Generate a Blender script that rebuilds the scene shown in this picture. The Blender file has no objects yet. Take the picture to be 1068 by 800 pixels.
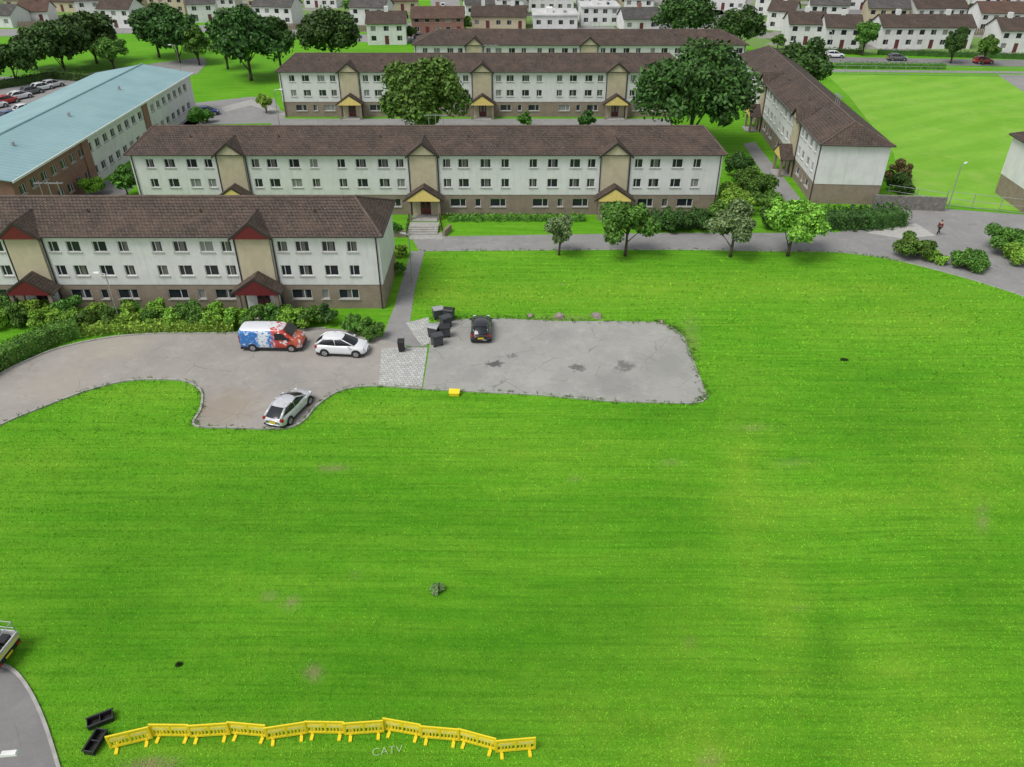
import bpy, bmesh, math, random
import numpy as np
from mathutils import Vector
random.seed(7); rng = np.random.default_rng(7)
R = math.radians
COL = bpy.context.scene.collection
F = 807.0; TH = R(33); H = 34.0; CX, CY = 534.0, 400.0
cT, sT = math.cos(TH), math.sin(TH)

# ---------------------------------------------------------------- survey helpers
def G(u, v, z=0.0):
    a = CY - v
    t = (z - H) / (-F * sT + a * cT)
    return ((u - CX) * t, (F * cT + a * sT) * t)
def P(x, y, z=0.0):
    d = y * cT + (H - z) * sT; up = y * sT - (H - z) * cT
    return CX + F * x / d, CY - F * up / d
def zfor(y, v):
    k = (CY - v) / F
    return H - (y * sT - k * y * cT) / (cT + k * sT)
def depth(y, z): return y * cT + (H - z) * sT
def smooth(pts, n=6, closed=False):
    out = []; N_ = len(pts); rngi = range(N_ if closed else N_ - 1)
    for i in rngi:
        p0 = pts[(i - 1) % N_] if (closed or i > 0) else pts[i]
        p1 = pts[i]; p2 = pts[(i + 1) % N_]
        p3 = pts[(i + 2) % N_] if (closed or i + 2 < N_) else p2
        for k in range(n):
            t = k / n
            out.append(tuple(0.5 * ((2 * p1[j]) + (-p0[j] + p2[j]) * t + (2 * p0[j] - 5 * p1[j] + 4 * p2[j] - p3[j]) * t * t + (-p0[j] + 3 * p1[j] - 3 * p2[j] + p3[j]) * t ** 3) for j in (0, 1)))
    if not closed: out.append(pts[-1])
    return out

# ---------------------------------------------------------------- object helpers
KIDS = {}
def link(o, parent=None):
    COL.objects.link(o)
    if parent is not None:
        o.parent = parent; KIDS.setdefault(parent.name, []).append(o)
    return o
def tag(o, label=None, cat=None, group=None, kind=None):
    if label: o['label'] = label
    if cat: o['category'] = cat
    if group: o['group'] = group
    if kind: o['kind'] = kind
    return o
def thing(name, label, cat, loc=(0, 0, 0), rz=0, group=None):
    o = bpy.data.objects.new(name, None); link(o)
    o.location = (loc[0], loc[1], loc[2] if len(loc) > 2 else 0); o.rotation_euler = (0, 0, rz); o.empty_display_size = .3
    return tag(o, label, cat, group)
class MB:
    def __init__(s): s.v = []; s.f = []
    def poly(s, pts):
        b = len(s.v); s.v += [tuple(p) for p in pts]; s.f.append(tuple(range(b, b + len(pts)))); return s
    def box(s, x0, x1, y0, y1, z0, z1, tx=0, ty=0):
        b = len(s.v)
        s.v += [(x0, y0, z0), (x1, y0, z0), (x1, y1, z0), (x0, y1, z0), (x0 + tx, y0 + ty, z1), (x1 - tx, y0 + ty, z1), (x1 - tx, y1 - ty, z1), (x0 + tx, y1 - ty, z1)]
        for f in ((3, 2, 1, 0), (4, 5, 6, 7), (0, 1, 5, 4), (1, 2, 6, 5), (2, 3, 7, 6), (3, 0, 4, 7)): s.f.append(tuple(b + i for i in f))
        return s
    def bar(s, p0, p1, r0, r1=None, n=6):
        r1 = r0 if r1 is None else r1
        p0 = Vector(p0); p1 = Vector(p1); d = (p1 - p0).normalized()
        a = d.orthogonal().normalized(); c = d.cross(a); b = len(s.v)
        for p, r in ((p0, r0), (p1, r1)):
            for i in range(n):
                t = 2 * math.pi * (i + .5) / n
                s.v.append(tuple(p + (a * math.cos(t) + c * math.sin(t)) * r))
        for i in range(n): s.f.append((b + i, b + (i + 1) % n, b + n + (i + 1) % n, b + n + i))
        s.f.append(tuple(b + i for i in reversed(range(n)))); s.f.append(tuple(b + n + i for i in range(n)))
        return s
    def slab(s, quad, th):
        q = [Vector(p) for p in quad]; n = (q[1] - q[0]).cross(q[2] - q[0]).normalized() * th
        b = len(s.v); m = len(q)
        s.v += [tuple(p) for p in q] + [tuple(p - n) for p in q]
        s.f.append(tuple(range(b, b + m))); s.f.append(tuple(b + m + i for i in reversed(range(m))))
        for i in range(m): s.f.append((b + (i + 1) % m, b + i, b + m + i, b + m + (i + 1) % m))
        return s
    def mesh(s, name, mat):
        me = bpy.data.meshes.new(name); me.from_pydata(s.v, [], s.f); me.materials.append(mat); me.update(); return me
    def build(s, name, mat, parent=None, smooth=False, bevel=0, sub=0):
        me = s.mesh(name, mat)
        if smooth: me.polygons.foreach_set('use_smooth', [True] * len(me.polygons))
        o = bpy.data.objects.new(name, me); link(o, parent)
        if bevel:
            m = o.modifiers.new('b', 'BEVEL'); m.width = bevel; m.segments = 2; m.limit_method = 'ANGLE'
        if sub:
            m = o.modifiers.new('s', 'SUBSURF'); m.levels = sub; m.render_levels = sub
        return o
def place(me, name, parent, loc, rz=0):
    o = bpy.data.objects.new(name, me); link(o, parent); o.location = loc; o.rotation_euler = (0, 0, rz); return o
def np_mesh(name, V, mat, attr=None):
    n, k, _ = V.shape
    me = bpy.data.meshes.new(name)
    me.vertices.add(n * k); me.vertices.foreach_set('co', V.astype(np.float32).ravel())
    me.loops.add(n * k); me.loops.foreach_set('vertex_index', np.arange(n * k, dtype=np.int32))
    me.polygons.add(n); me.polygons.foreach_set('loop_start', (np.arange(n) * k).astype(np.int32)); me.polygons.foreach_set('loop_total', np.full(n, k, dtype=np.int32))
    if attr is not None:
        a = me.color_attributes.new('tint', 'FLOAT_COLOR', 'POINT')
        c = np.ones((n * k, 4), np.float32); c[:, :3] = np.repeat(attr, k, axis=0); a.data.foreach_set('color', c.ravel())
    me.materials.append(mat); me.update(); me.validate(); return me

# ---------------------------------------------------------------- materials
def N(nt, typ, ins=None, **props):
    n = nt.nodes.new(typ)
    for k, v in props.items(): setattr(n, k, v)
    for k, v in (ins or {}).items():
        if isinstance(v, bpy.types.NodeSocket): nt.links.new(v, n.inputs[k])
        else: n.inputs[k].default_value = v
    return n
def c4(c): return (c[0], c[1], c[2], 1)
def newmat(name):
    m = bpy.data.materials.new(name); m.use_nodes = True; return m, m.node_tree, m.node_tree.nodes['Principled BSDF']
def math_(nt, op, a, b=0.0, c=None, clamp=False):
    d = {0: a, 1: b}
    if c is not None: d[2] = c
    return N(nt, 'ShaderNodeMath', d, operation=op, use_clamp=clamp).outputs[0]
def noise(nt, co, scale, detail=5, rough=.6, vscale=None, rot=0):
    if vscale or rot:
        co = N(nt, 'ShaderNodeMapping', {'Vector': co, 'Scale': vscale or (1, 1, 1), 'Rotation': (0, 0, rot)}).outputs[0]
    return N(nt, 'ShaderNodeTexNoise', {'Vector': co, 'Scale': scale, 'Detail': detail, 'Roughness': rough}).outputs['Fac']
def ramp(nt, f, a, b):
    return N(nt, 'ShaderNodeMapRange', {0: f, 1: a, 2: b, 3: 0.0, 4: 1.0}, clamp=True).outputs[0]
def mix(nt, f, a, b, mode='MIX'):
    return N(nt, 'ShaderNodeMixRGB', {'Fac': f, 'Color1': a if not isinstance(a, tuple) else c4(a), 'Color2': b if not isinstance(b, tuple) else c4(b)}, blend_type=mode).outputs[0]
def coords(nt): return N(nt, 'ShaderNodeTexCoord').outputs['Object']
def value(nt, col, val): return N(nt, 'ShaderNodeHueSaturation', {'Color': col, 'Value': val}).outputs[0]
def bumpit(nt, b, h, st, dist=.05):
    nt.links.new(N(nt, 'ShaderNodeBump', {'Height': h, 'Strength': st, 'Distance': dist}).outputs[0], b.inputs['Normal'])
def mat(name, c, c2=None, scale=3, rough=.85, bump=0, bscale=20, metal=0, isl=0, objr=0, streak=0, coat=0, spec=.5):
    m, nt, b = newmat(name); co = coords(nt)
    c2 = c2 or tuple(x * .8 for x in c)
    col = mix(nt, ramp(nt, noise(nt, co, scale), .35, .65), c, c2)
    if streak:
        col = mix(nt, math_(nt, 'MULTIPLY', ramp(nt, noise(nt, co, 1, 4, .6, (2.2, 2.2, .25)), .5, .75), streak), col, tuple(x * .55 for x in c))
        col = mix(nt, math_(nt, 'MULTIPLY', ramp(nt, noise(nt, co, .35, 6, .7), .5, .7), streak), col, tuple(x * .7 for x in c))
    if isl:
        r = N(nt, 'ShaderNodeNewGeometry').outputs['Random Per Island']
        col = value(nt, col, math_(nt, 'MULTIPLY_ADD', r, 2 * isl, 1 - isl))
    if objr:
        r = N(nt, 'ShaderNodeObjectInfo').outputs['Random']
        col = value(nt, col, math_(nt, 'MULTIPLY_ADD', r, 2 * objr, 1 - objr))
    nt.links.new(col, b.inputs['Base Color'])
    b.inputs['Roughness'].default_value = rough; b.inputs['Metallic'].default_value = metal
    b.inputs['Specular IOR Level'].default_value = spec
    if coat: b.inputs['Coat Weight'].default_value = coat; b.inputs['Coat Roughness'].default_value = .05
    if bump: bumpit(nt, b, noise(nt, co, bscale), bump)
    return m
def tilemat(name, c, c2, c3):
    m, nt, b = newmat(name); co = coords(nt)
    s = N(nt, 'ShaderNodeSeparateXYZ', {0: co})
    v = N(nt, 'ShaderNodeCombineXYZ', {0: math_(nt, 'ADD', s.outputs[0], s.outputs[1]), 1: math_(nt, 'MULTIPLY', s.outputs[2], 2.3)}).outputs[0]
    br = N(nt, 'ShaderNodeTexBrick', {'Vector': v, 'Color1': c4(c), 'Color2': c4(c2), 'Mortar': (c[0] * .25, c[1] * .25, c[2] * .25, 1), 'Scale': 1.0, 'Mortar Size': .03, 'Mortar Smooth': .3, 'Brick Width': .34, 'Row Height': .36, 'Bias': 0.0})
    col = mix(nt, math_(nt, 'MULTIPLY', ramp(nt, noise(nt, co, .5, 6, .7), .42, .7), .7), br.outputs[0], c3)
    col = mix(nt, math_(nt, 'MULTIPLY', ramp(nt, noise(nt, v, 1, 6, .75, (2.4, .35, 1)), .48, .66), .45), col, (.03, .025, .022))
    col = mix(nt, math_(nt, 'MULTIPLY', ramp(nt, noise(nt, co, 4, 6, .8), .54, .68), .6), col, (.22, .19, .15))
    col = mix(nt, math_(nt, 'MULTIPLY', ramp(nt, noise(nt, co, .35, 5, .7), .5, .75), .4), col, (.03, .027, .025))
    nt.links.new(col, b.inputs['Base Color']); b.inputs['Roughness'].default_value = .9; b.inputs['Specular IOR Level'].default_value = .2
    w = math_(nt, 'FRACT', math_(nt, 'MULTIPLY', s.outputs[2], 2.3 / .36))
    bumpit(nt, b, math_(nt, 'ADD', w, math_(nt, 'MULTIPLY', br.outputs[1], -1.0)), .8, .06)
    return m
def brickmat(name, c, c2, mortar, w=.23, h=.075, ms=.012):
    m, nt, b = newmat(name); co = coords(nt)
    s = N(nt, 'ShaderNodeSeparateXYZ', {0: co})
    v = N(nt, 'ShaderNodeCombineXYZ', {0: math_(nt, 'ADD', s.outputs[0], s.outputs[1]), 1: s.outputs[2]}).outputs[0]
    br = N(nt, 'ShaderNodeTexBrick', {'Vector': v, 'Color1': c4(c), 'Color2': c4(c2), 'Mortar': c4(mortar), 'Scale': 1.0, 'Mortar Size': ms, 'Brick Width': w, 'Row Height': h})
    col = mix(nt, math_(nt, 'MULTIPLY', ramp(nt, noise(nt, co, 1.2), .4, .7), .45), br.outputs[0], tuple(x * .55 for x in c))
    nt.links.new(col, b.inputs['Base Color']); b.inputs['Roughness'].default_value = .9
    return m

M = {}
M['render'] = mat('white_render', (.69, .69, .675), (.62, .62, .605), .8, .9, .2, 30, streak=.3)
M['cream'] = mat('cream_render', (.53, .46, .32), (.46, .40, .28), 1.2, .9, .2, 30, streak=.25)
M['brown'] = brickmat('brown_brick', (.27, .20, .15), (.22, .165, .12), (.30, .26, .21))
M['redbrick'] = brickmat('red_brick', (.30, .125, .08), (.22, .095, .065), (.3, .22, .18))
M['tile'] = tilemat('brown_tile', (.080, .062, .053), (.115, .086, .070), (.145, .10, .076))
M['tile_grey'] = tilemat('grey_tile', (.095, .09, .087), (.13, .125, .12), (.16, .15, .14))
M['tile_red'] = tilemat('redbrown_tile', (.13, .078, .06), (.16, .095, .07), (.18, .12, .09))
M['ridge'] = mat('ridge_tile', (.15, .105, .08), (.08, .06, .05), 2)
M['dark'] = mat('dark_trim', (.035, .026, .022), rough=.6)
M['crimson'] = mat('crimson_paint', (.14, .01, .014), rough=.6)
M['yellowpanel'] = mat('ochre_panel', (.78, .60, .20), (.70, .52, .17), rough=.7)
M['upvc'] = mat('white_plastic', (.76, .76, .74), rough=.45)
M['sill'] = mat('concrete_sill', (.42, .41, .38), scale=4)
M['concrete'] = mat('concrete', (.38, .37, .34), (.28, .27, .25), 2, bump=.2)
M['paleroof'] = mat('pale_felt_roof', (.55, .55, .53), (.40, .40, .39), .4)
M['stone'] = mat('stone', (.22, .20, .18), (.12, .115, .10), 2.5, bump=.6, bscale=6)
M['door'] = mat('door_paint', (.13, .03, .03), rough=.5)
M['steel'] = mat('galvanised_steel', (.45, .46, .47), rough=.45, metal=.6)
M['fencewood'] = mat('weathered_timber', (.22, .17, .12), (.15, .12, .09), 3)
M['black'] = mat('black_plastic', (.012, .012, .013), (.02, .02, .02), rough=.45)
M['tyre'] = mat('tyre_rubber', (.015, .015, .015), rough=.8)
M['alloy'] = mat('alloy_wheel', (.45, .45, .46), rough=.35, metal=.7)
M['bark'] = mat('bark', (.10, .075, .05), (.05, .04, .03), 6, bump=.6)
M['rock'] = mat('boulder_stone', (.30, .25, .21), (.17, .14, .12), 4, bump=.7, bscale=6)
M['lampglass'] = mat('headlamp_lens', (.7, .72, .75), rough=.1)
M['tail'] = mat('tail_lamp_red', (.35, .01, .01), rough=.2)
M['plate'] = mat('yellow_plate', (.75, .55, .03), rough=.4)
M['whiteplate'] = mat('white_plate', (.8, .8, .78), rough=.4)
M['yellow'] = mat('yellow_plastic', (.82, .64, .02), (.74, .56, .015), 2, rough=.5)
M['white_paint'] = mat('white_car_paint', (.70, .71, .72), (.66, .67, .68), rough=.3, coat=.6)
M['silver_paint'] = mat('silver_car_paint', (.60, .61, .63), rough=.25, coat=.8, metal=.15)
M['black_paint'] = mat('black_car_paint', (.012, .013, .015), rough=.25, coat=.8)
M['red_paint'] = mat('red_car_paint', (.42, .02, .02), rough=.3, coat=.6)
M['blue_paint'] = mat('blue_car_paint', (.03, .07, .22), rough=.3, coat=.6)
M['grey_paint'] = mat('grey_car_paint', (.12, .125, .13), rough=.3, coat=.6)
M['carglass'] = mat('car_glass', (.012, .015, .018), rough=.08, spec=.6)
M['bingrey'] = mat('grey_bin_plastic', (.055, .06, .065), rough=.5)
M['binlid'] = mat('pale_bin_lid', (.34, .35, .36), rough=.5)

m, nt, b = newmat('window_pane'); co = coords(nt)
r = N(nt, 'ShaderNodeObjectInfo').outputs['Random']
s = N(nt, 'ShaderNodeSeparateXYZ', {0: co})
lite = math_(nt, 'GREATER_THAN', r, .82)
col = mix(nt, lite, (.022, .026, .032), (.24, .24, .23))
half = math_(nt, 'MULTIPLY', math_(nt, 'LESS_THAN', math_(nt, 'ABSOLUTE', math_(nt, 'SUBTRACT', s.outputs[0], math_(nt, 'MULTIPLY', r, .5))), .2), math_(nt, 'LESS_THAN', r, .45))
col = mix(nt, half, col, (.14, .135, .13))
nt.links.new(col, b.inputs['Base Color']); b.inputs['Roughness'].default_value = .12
M['pane'] = m
m, nt, b = newmat('teal_metal_roof'); co = coords(nt)
s = N(nt, 'ShaderNodeSeparateXYZ', {0: co})
w = math_(nt, 'FRACT', math_(nt, 'MULTIPLY', s.outputs[1], 1 / .9))
col = mix(nt, ramp(nt, noise(nt, co, .25), .35, .7), (.19, .33, .34), (.25, .40, .41))
col = mix(nt, math_(nt, 'MULTIPLY', ramp(nt, noise(nt, co, 1, 5, .7, (.2, 2, 1)), .5, .7), .4), col, (.30, .40, .38))
col = mix(nt, math_(nt, 'LESS_THAN', w, .1), col, (.13, .25, .27))
nt.links.new(col, b.inputs['Base Color']); b.inputs['Roughness'].default_value = .55
M['teal'] = m
def leafmat(name, c, c2, isl=.55):
    m, nt, b = newmat(name); co = coords(nt)
    col = mix(nt, ramp(nt, noise(nt, co, .9, 3), .38, .62), c, c2)
    rr = N(nt, 'ShaderNodeNewGeometry').outputs['Random Per Island']
    col = value(nt, col, math_(nt, 'MULTIPLY_ADD', rr, 2 * isl, 1 - isl))
    ob = N(nt, 'ShaderNodeObjectInfo').outputs['Random']
    col = N(nt, 'ShaderNodeHueSaturation', {'Color': col, 'Hue': math_(nt, 'MULTIPLY_ADD', ob, .03, .485), 'Value': math_(nt, 'MULTIPLY_ADD', ob, .35, .85)}).outputs[0]
    nt.links.new(col, b.inputs['Base Color']); b.inputs['Roughness'].default_value = .6
    b.inputs['Specular IOR Level'].default_value = .25
    return m
M['leaf_dark'] = leafmat('dark_leaves', (.032, .075, .015), (.054, .12, .02))
M['leaf_mid'] = leafmat('green_leaves', (.065, .155, .02), (.10, .21, .03))
M['leaf_lime'] = leafmat('lime_leaves', (.15, .31, .03), (.21, .38, .045))
M['leaf_pale'] = leafmat('pale_leaves', (.12, .20, .07), (.17, .25, .10))
M['leaf_red'] = leafmat('bronze_leaves', (.10, .07, .03), (.14, .12, .04))

def lawn_color(nt, pos, base=((.088, .300, .010), (.130, .365, .017)), att=True):
    c = mix(nt, ramp(nt, noise(nt, pos, .08, 4, .6), .35, .65), base[0], base[1])
    c = mix(nt, math_(nt, 'MULTIPLY', ramp(nt, noise(nt, pos, .2, 6, .7), .48, .66), .35), c, (.19, .40, .028))
    wv = math_(nt, 'SINE', math_(nt, 'ADD', math_(nt, 'MULTIPLY', N(nt, 'ShaderNodeSeparateXYZ', {0: N(nt, 'ShaderNodeMapping', {'Vector': pos, 'Rotation': (0, 0, R(7))}).outputs[0]}).outputs[1], 3.6), math_(nt, 'MULTIPLY', noise(nt, pos, .05, 3), 26.0)))
    c = mix(nt, math_(nt, 'MULTIPLY', ramp(nt, wv, -.6, .8), .2), c, (.055, .20, .008))
    st = noise(nt, pos, 1, 5, .65, (.06, 1.1, 1), R(9))
    c = mix(nt, math_(nt, 'MULTIPLY', ramp(nt, st, .42, .62), .42), c, (.18, .40, .025))
    st = noise(nt, pos, 1, 4, .6, (.12, 4.2, 1), R(7))
    c = mix(nt, math_(nt, 'MULTIPLY', ramp(nt, st, .46, .66), .45), c, (.045, .175, .006))
    bl = noise(nt, pos, .55, 8, .75)
    c = mix(nt, math_(nt, 'MULTIPLY', ramp(nt, bl, .52, .72), .4), c, (.20, .36, .025))
    bl = noise(nt, pos, 1.7, 8, .8)
    c = mix(nt, math_(nt, 'MULTIPLY', ramp(nt, bl, .52, .68), .5), c, (.042, .16, .007))
    bl = noise(nt, pos, .9, 9, .85)
    c = mix(nt, math_(nt, 'MULTIPLY', ramp(nt, bl, .63, .70), .35), c, (.25, .27, .08))
    if att:
        a = N(nt, 'ShaderNodeAttribute', attribute_name='tint').outputs['Color']
        s_ = N(nt, 'ShaderNodeSeparateColor', {0: a})
        brk = ramp(nt, noise(nt, pos, .9, 7, .75), .38, .62)
        brk2 = ramp(nt, noise(nt, pos, .25, 5, .7), .35, .6)
        c = mix(nt, math_(nt, 'MULTIPLY', s_.outputs[0], math_(nt, 'MULTIPLY', math_(nt, 'MULTIPLY_ADD', brk, .6, .4), math_(nt, 'MULTIPLY_ADD', brk2, .6, .4)), clamp=True), c, (.26, .40, .035))
        c = mix(nt, math_(nt, 'MULTIPLY', s_.outputs[1], math_(nt, 'MULTIPLY_ADD', brk, .4, .6), clamp=True), c, (.042, .18, .006))
        c = mix(nt, math_(nt, 'MULTIPLY', s_.outputs[2], math_(nt, 'MULTIPLY_ADD', brk, .8, .2), clamp=True), c, (.29, .22, .13))
    return c
m, nt, b = newmat('lawn_grass'); pos = N(nt, 'ShaderNodeNewGeometry').outputs['Position']
nt.links.new(lawn_color(nt, pos), b.inputs['Base Color']); b.inputs['Roughness'].default_value = .9; b.inputs['Specular IOR Level'].default_value = .1
bumpit(nt, b, noise(nt, pos, 6, 8, .8), .8, .12)
M['lawn'] = m
m, nt, b = newmat('grass_tufts'); g = N(nt, 'ShaderNodeNewGeometry')
c = value(nt, lawn_color(nt, g.outputs['Position']), math_(nt, 'MULTIPLY_ADD', g.outputs['Random Per Island'], .9, .75))
nt.links.new(c, b.inputs['Base Color']); b.inputs['Roughness'].default_value = .8; b.inputs['Specular IOR Level'].default_value = .1
M['tuft'] = m
m, nt, b = newmat('field_grass'); pos = N(nt, 'ShaderNodeNewGeometry').outputs['Position']
c = mix(nt, ramp(nt, noise(nt, pos, .05, 5), .35, .65), (.16, .36, .03), (.21, .42, .05))
w = ramp(nt, math_(nt, 'SINE', math_(nt, 'MULTIPLY_ADD', N(nt, 'ShaderNodeSeparateXYZ', {0: N(nt, 'ShaderNodeMapping', {'Vector': pos, 'Rotation': (0, 0, R(-28))}).outputs[0]}).outputs[1], 1.1, math_(nt, 'MULTIPLY', noise(nt, pos, .04, 3), 8.0))), -.4, .4)
c = mix(nt, math_(nt, 'MULTIPLY', w, .28), c, (.11, .29, .02))
c = mix(nt, math_(nt, 'MULTIPLY', ramp(nt, noise(nt, pos, .6, 8, .8), .5, .7), .45), c, (.10, .25, .02))
c = mix(nt, math_(nt, 'MULTIPLY', ramp(nt, noise(nt, pos, .12, 7, .75), .5, .66), .45), c, (.29, .42, .09))
nt.links.new(c, b.inputs['Base Color']); b.inputs['Roughness'].default_value = .9; b.inputs['Specular IOR Level'].default_value = .1
M['field'] = m

def asphalt(name, c, c2, spots=(), moss=.3):
    m, nt, b = newmat(name); pos = N(nt, 'ShaderNodeNewGeometry').outputs['Position']
    col = mix(nt, ramp(nt, noise(nt, pos, .22, 6, .65), .35, .65), c, c2)
    col = mix(nt, math_(nt, 'MULTIPLY', ramp(nt, noise(nt, pos, 1.3, 8, .75), .5, .72), .45), col, tuple(x * .58 for x in c))
    col = mix(nt, math_(nt, 'MULTIPLY', ramp(nt, noise(nt, pos, .7, 8, .75), .52, .66), .45), col, tuple(min(1, x * 1.38) for x in c))
    col = mix(nt, math_(nt, 'MULTIPLY', ramp(nt, noise(nt, pos, 9, 4, .8), .35, .7), .3), col, tuple(min(1, x * 1.3) for x in c))
    ds = mix(nt, .5, pos, N(nt, 'ShaderNodeTexNoise', {'Vector': pos, 'Scale': .9, 'Detail': 6}).outputs['Color'], 'ADD')
    vo = N(nt, 'ShaderNodeTexVoronoi', {'Vector': ds, 'Scale': .3}, feature='DISTANCE_TO_EDGE').outputs[0]
    crack = math_(nt, 'MULTIPLY', math_(nt, 'LESS_THAN', vo, .009), ramp(nt, noise(nt, pos, .3, 5), .48, .58))
    col = mix(nt, math_(nt, 'MULTIPLY', crack, .45), col, (.10, .11, .08))
    if moss: col = mix(nt, math_(nt, 'MULTIPLY', ramp(nt, noise(nt, pos, .35, 9, .8), .56, .72), moss), col, (.18, .19, .12))
    for (u, v, rr, cc, am) in spots:
        x, y = G(u, v)
        d = N(nt, 'ShaderNodeVectorMath', {0: pos, 1: (x, y, 0)}, operation='DISTANCE').outputs['Value']
        d = math_(nt, 'ADD', d, math_(nt, 'MULTIPLY_ADD', noise(nt, pos, 1.1, 7, .75), 4.5, -2.2))
        col = mix(nt, math_(nt, 'MULTIPLY', math_(nt, 'SUBTRACT', 1.0, ramp(nt, d, rr * .5, rr * 1.1)), am), col, cc)
    nt.links.new(col, b.inputs['Base Color']); b.inputs['Roughness'].default_value = .88
    bumpit(nt, b, noise(nt, pos, 30, 3), .3, .01)
    return m
M['road'] = asphalt('road_asphalt', (.31, .285, .255), (.25, .232, .21), [(120, 360, 3.5, (.36, .32, .26), .5), (235, 425, 2.8, (.26, .21, .15), .6), (60, 400, 3, (.34, .30, .25), .5), (300, 395, 2, (.22, .21, .2), .4)], .2)
M['parking'] = asphalt('car_park_asphalt', (.31, .305, .28), (.255, .25, .23), [(517, 379, .8, (.05, .05, .05), .85), (602, 384, .6, (.07, .065, .06), .75), (650, 382, .95, (.08, .08, .07), .7), (535, 372, .3, (.08, .08, .08), .6), (640, 400, 2.2, (.20, .195, .18), .5), (695, 380, 2.6, (.22, .22, .19), .5), (560, 395, 1.5, (.37, .36, .33), .5), (490, 392, 1.6, (.22, .215, .2), .5), (580, 350, 1.6, (.22, .215, .2), .4)], .35)
M['path'] = asphalt('path_asphalt', (.25, .245, .235), (.20, .196, .19), (), .15)
M['oldroad'] = asphalt('dark_lane_asphalt', (.19, .185, .18), (.155, .15, .145), (), .1)
m, nt, b = newmat('granite_setts'); pos = N(nt, 'ShaderNodeNewGeometry').outputs['Position']
mp = N(nt, 'ShaderNodeMapping', {'Vector': pos, 'Rotation': (0, 0, R(4))}).outputs[0]
br = N(nt, 'ShaderNodeTexBrick', {'Vector': mp, 'Color1': (.52, .52, .50, 1), 'Color2': (.38, .38, .37, 1), 'Mortar': (.20, .205, .16, 1), 'Scale': 1.0, 'Mortar Size': .022, 'Brick Width': .36, 'Row Height': .3})
c = mix(nt, math_(nt, 'MULTIPLY', ramp(nt, noise(nt, pos, 1.0, 6, .75), .5, .68), .4), br.outputs[0], (.24, .25, .17))
nt.links.new(c, b.inputs['Base Color']); b.inputs['Roughness'].default_value = .85; bumpit(nt, b, math_(nt, 'SUBTRACT', 1.0, br.outputs[1]), .5, .03)
M['setts'] = m
m, nt, b = newmat('garden_ground'); pos = N(nt, 'ShaderNodeNewGeometry').outputs['Position']
vc = N(nt, 'ShaderNodeTexVoronoi', {'Vector': pos, 'Scale': .16}).outputs['Color']
sc_ = N(nt, 'ShaderNodeSeparateColor', {0: vc}).outputs[0]
c = mix(nt, math_(nt, 'GREATER_THAN', sc_, .45), (.12, .24, .03), (.25, .24, .22)); c = mix(nt, math_(nt, 'GREATER_THAN', sc_, .8), c, (.07, .13, .02))
c = mix(nt, math_(nt, 'MULTIPLY', ramp(nt, noise(nt, pos, .5, 6, .8), .45, .6), .5), c, (.14, .16, .08))
nt.links.new(c, b.inputs['Base Color']); b.inputs['Roughness'].default_value = .9
M['gardens'] = m

# ---------------------------------------------------------------- ground
def pip(u, v, poly):
    ins = np.zeros(u.shape, bool); n = len(poly)
    for i in range(n):
        x1, y1 = poly[i]; x2, y2 = poly[(i + 1) % n]
        if y1 == y2: continue
        c = ((y1 > v) != (y2 > v)) & (u < (x2 - x1) * (v - y1) / (y2 - y1) + x1); ins ^= c
    return ins
ROAD_TOP = smooth([(-60, 430), (0, 391), (25, 378), (60, 364), (110, 353), (160, 348.5), (230, 348), (300, 345), (350, 343), (400, 352)], 5)
ROAD_LOW = smooth([(440, 406), (400, 403), (372, 404), (350, 410), (330, 424), (318, 438), (303, 446), (280, 447.5), (240, 446.5), (203, 444), (209, 428), (211, 412), (203, 402), (188, 397), (160, 396), (130, 398), (90, 408), (45, 425), (0, 444), (-60, 480)], 5)
ROAD = ROAD_TOP + [(425, 362), (446, 362)] + ROAD_LOW
PARK = [(448, 361), (450, 337), (478, 333), (520, 332), (585, 335), (640, 335), (690, 336), (703, 342), (714, 352), (722, 372), (738, 413), (733, 419), (720, 421), (640, 419), (560, 412), (441, 406)]
PATHN = [(398, 354), (412, 318), (420, 290), (429, 262), (443, 262), (433, 300), (427, 340), (446, 361), (430, 362)]
EW_LOW = smooth([(437, 262), (560, 261), (700, 260.5), (800, 262), (870, 263), (915, 268), (950, 275), (1000, 288), (1040, 300), (1075, 313), (1140, 350)], 5)
EW_TOP = [(1160, 240), (1068, 224), (1000, 219), (940, 214), (912, 214), (900, 236), (870, 243), (700, 243), (560, 245), (429, 247)]
EW = EW_LOW + EW_TOP
LANE = smooth([(-20, 688), (10, 697), (28, 716), (45, 750), (60, 796), (75, 850)], 5) + [(-90, 850), (-90, 680)]
SET1 = [(398, 363), (446, 363), (440, 403), (395, 403)]
SET2 = [(423, 337), (447, 331), (449, 358), (440, 361)]
def hgt(x, y):
    u, v = P(x, y)
    cu = 800 + (v - 440) * .33
    w = np.clip((v - 430) / 60, 0, 1) * np.clip((900 - v) / 60, 0, 1)
    d = (u - cu) / 75.0
    h = -.35 * np.exp(-d * d) * w
    h += .10 * np.sin(x * .21 + 1) * np.sin(y * .17) * np.clip((v - 480) / 80, 0, 1) * np.clip((u - 90) / 60, 0, 1)
    return h
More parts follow.
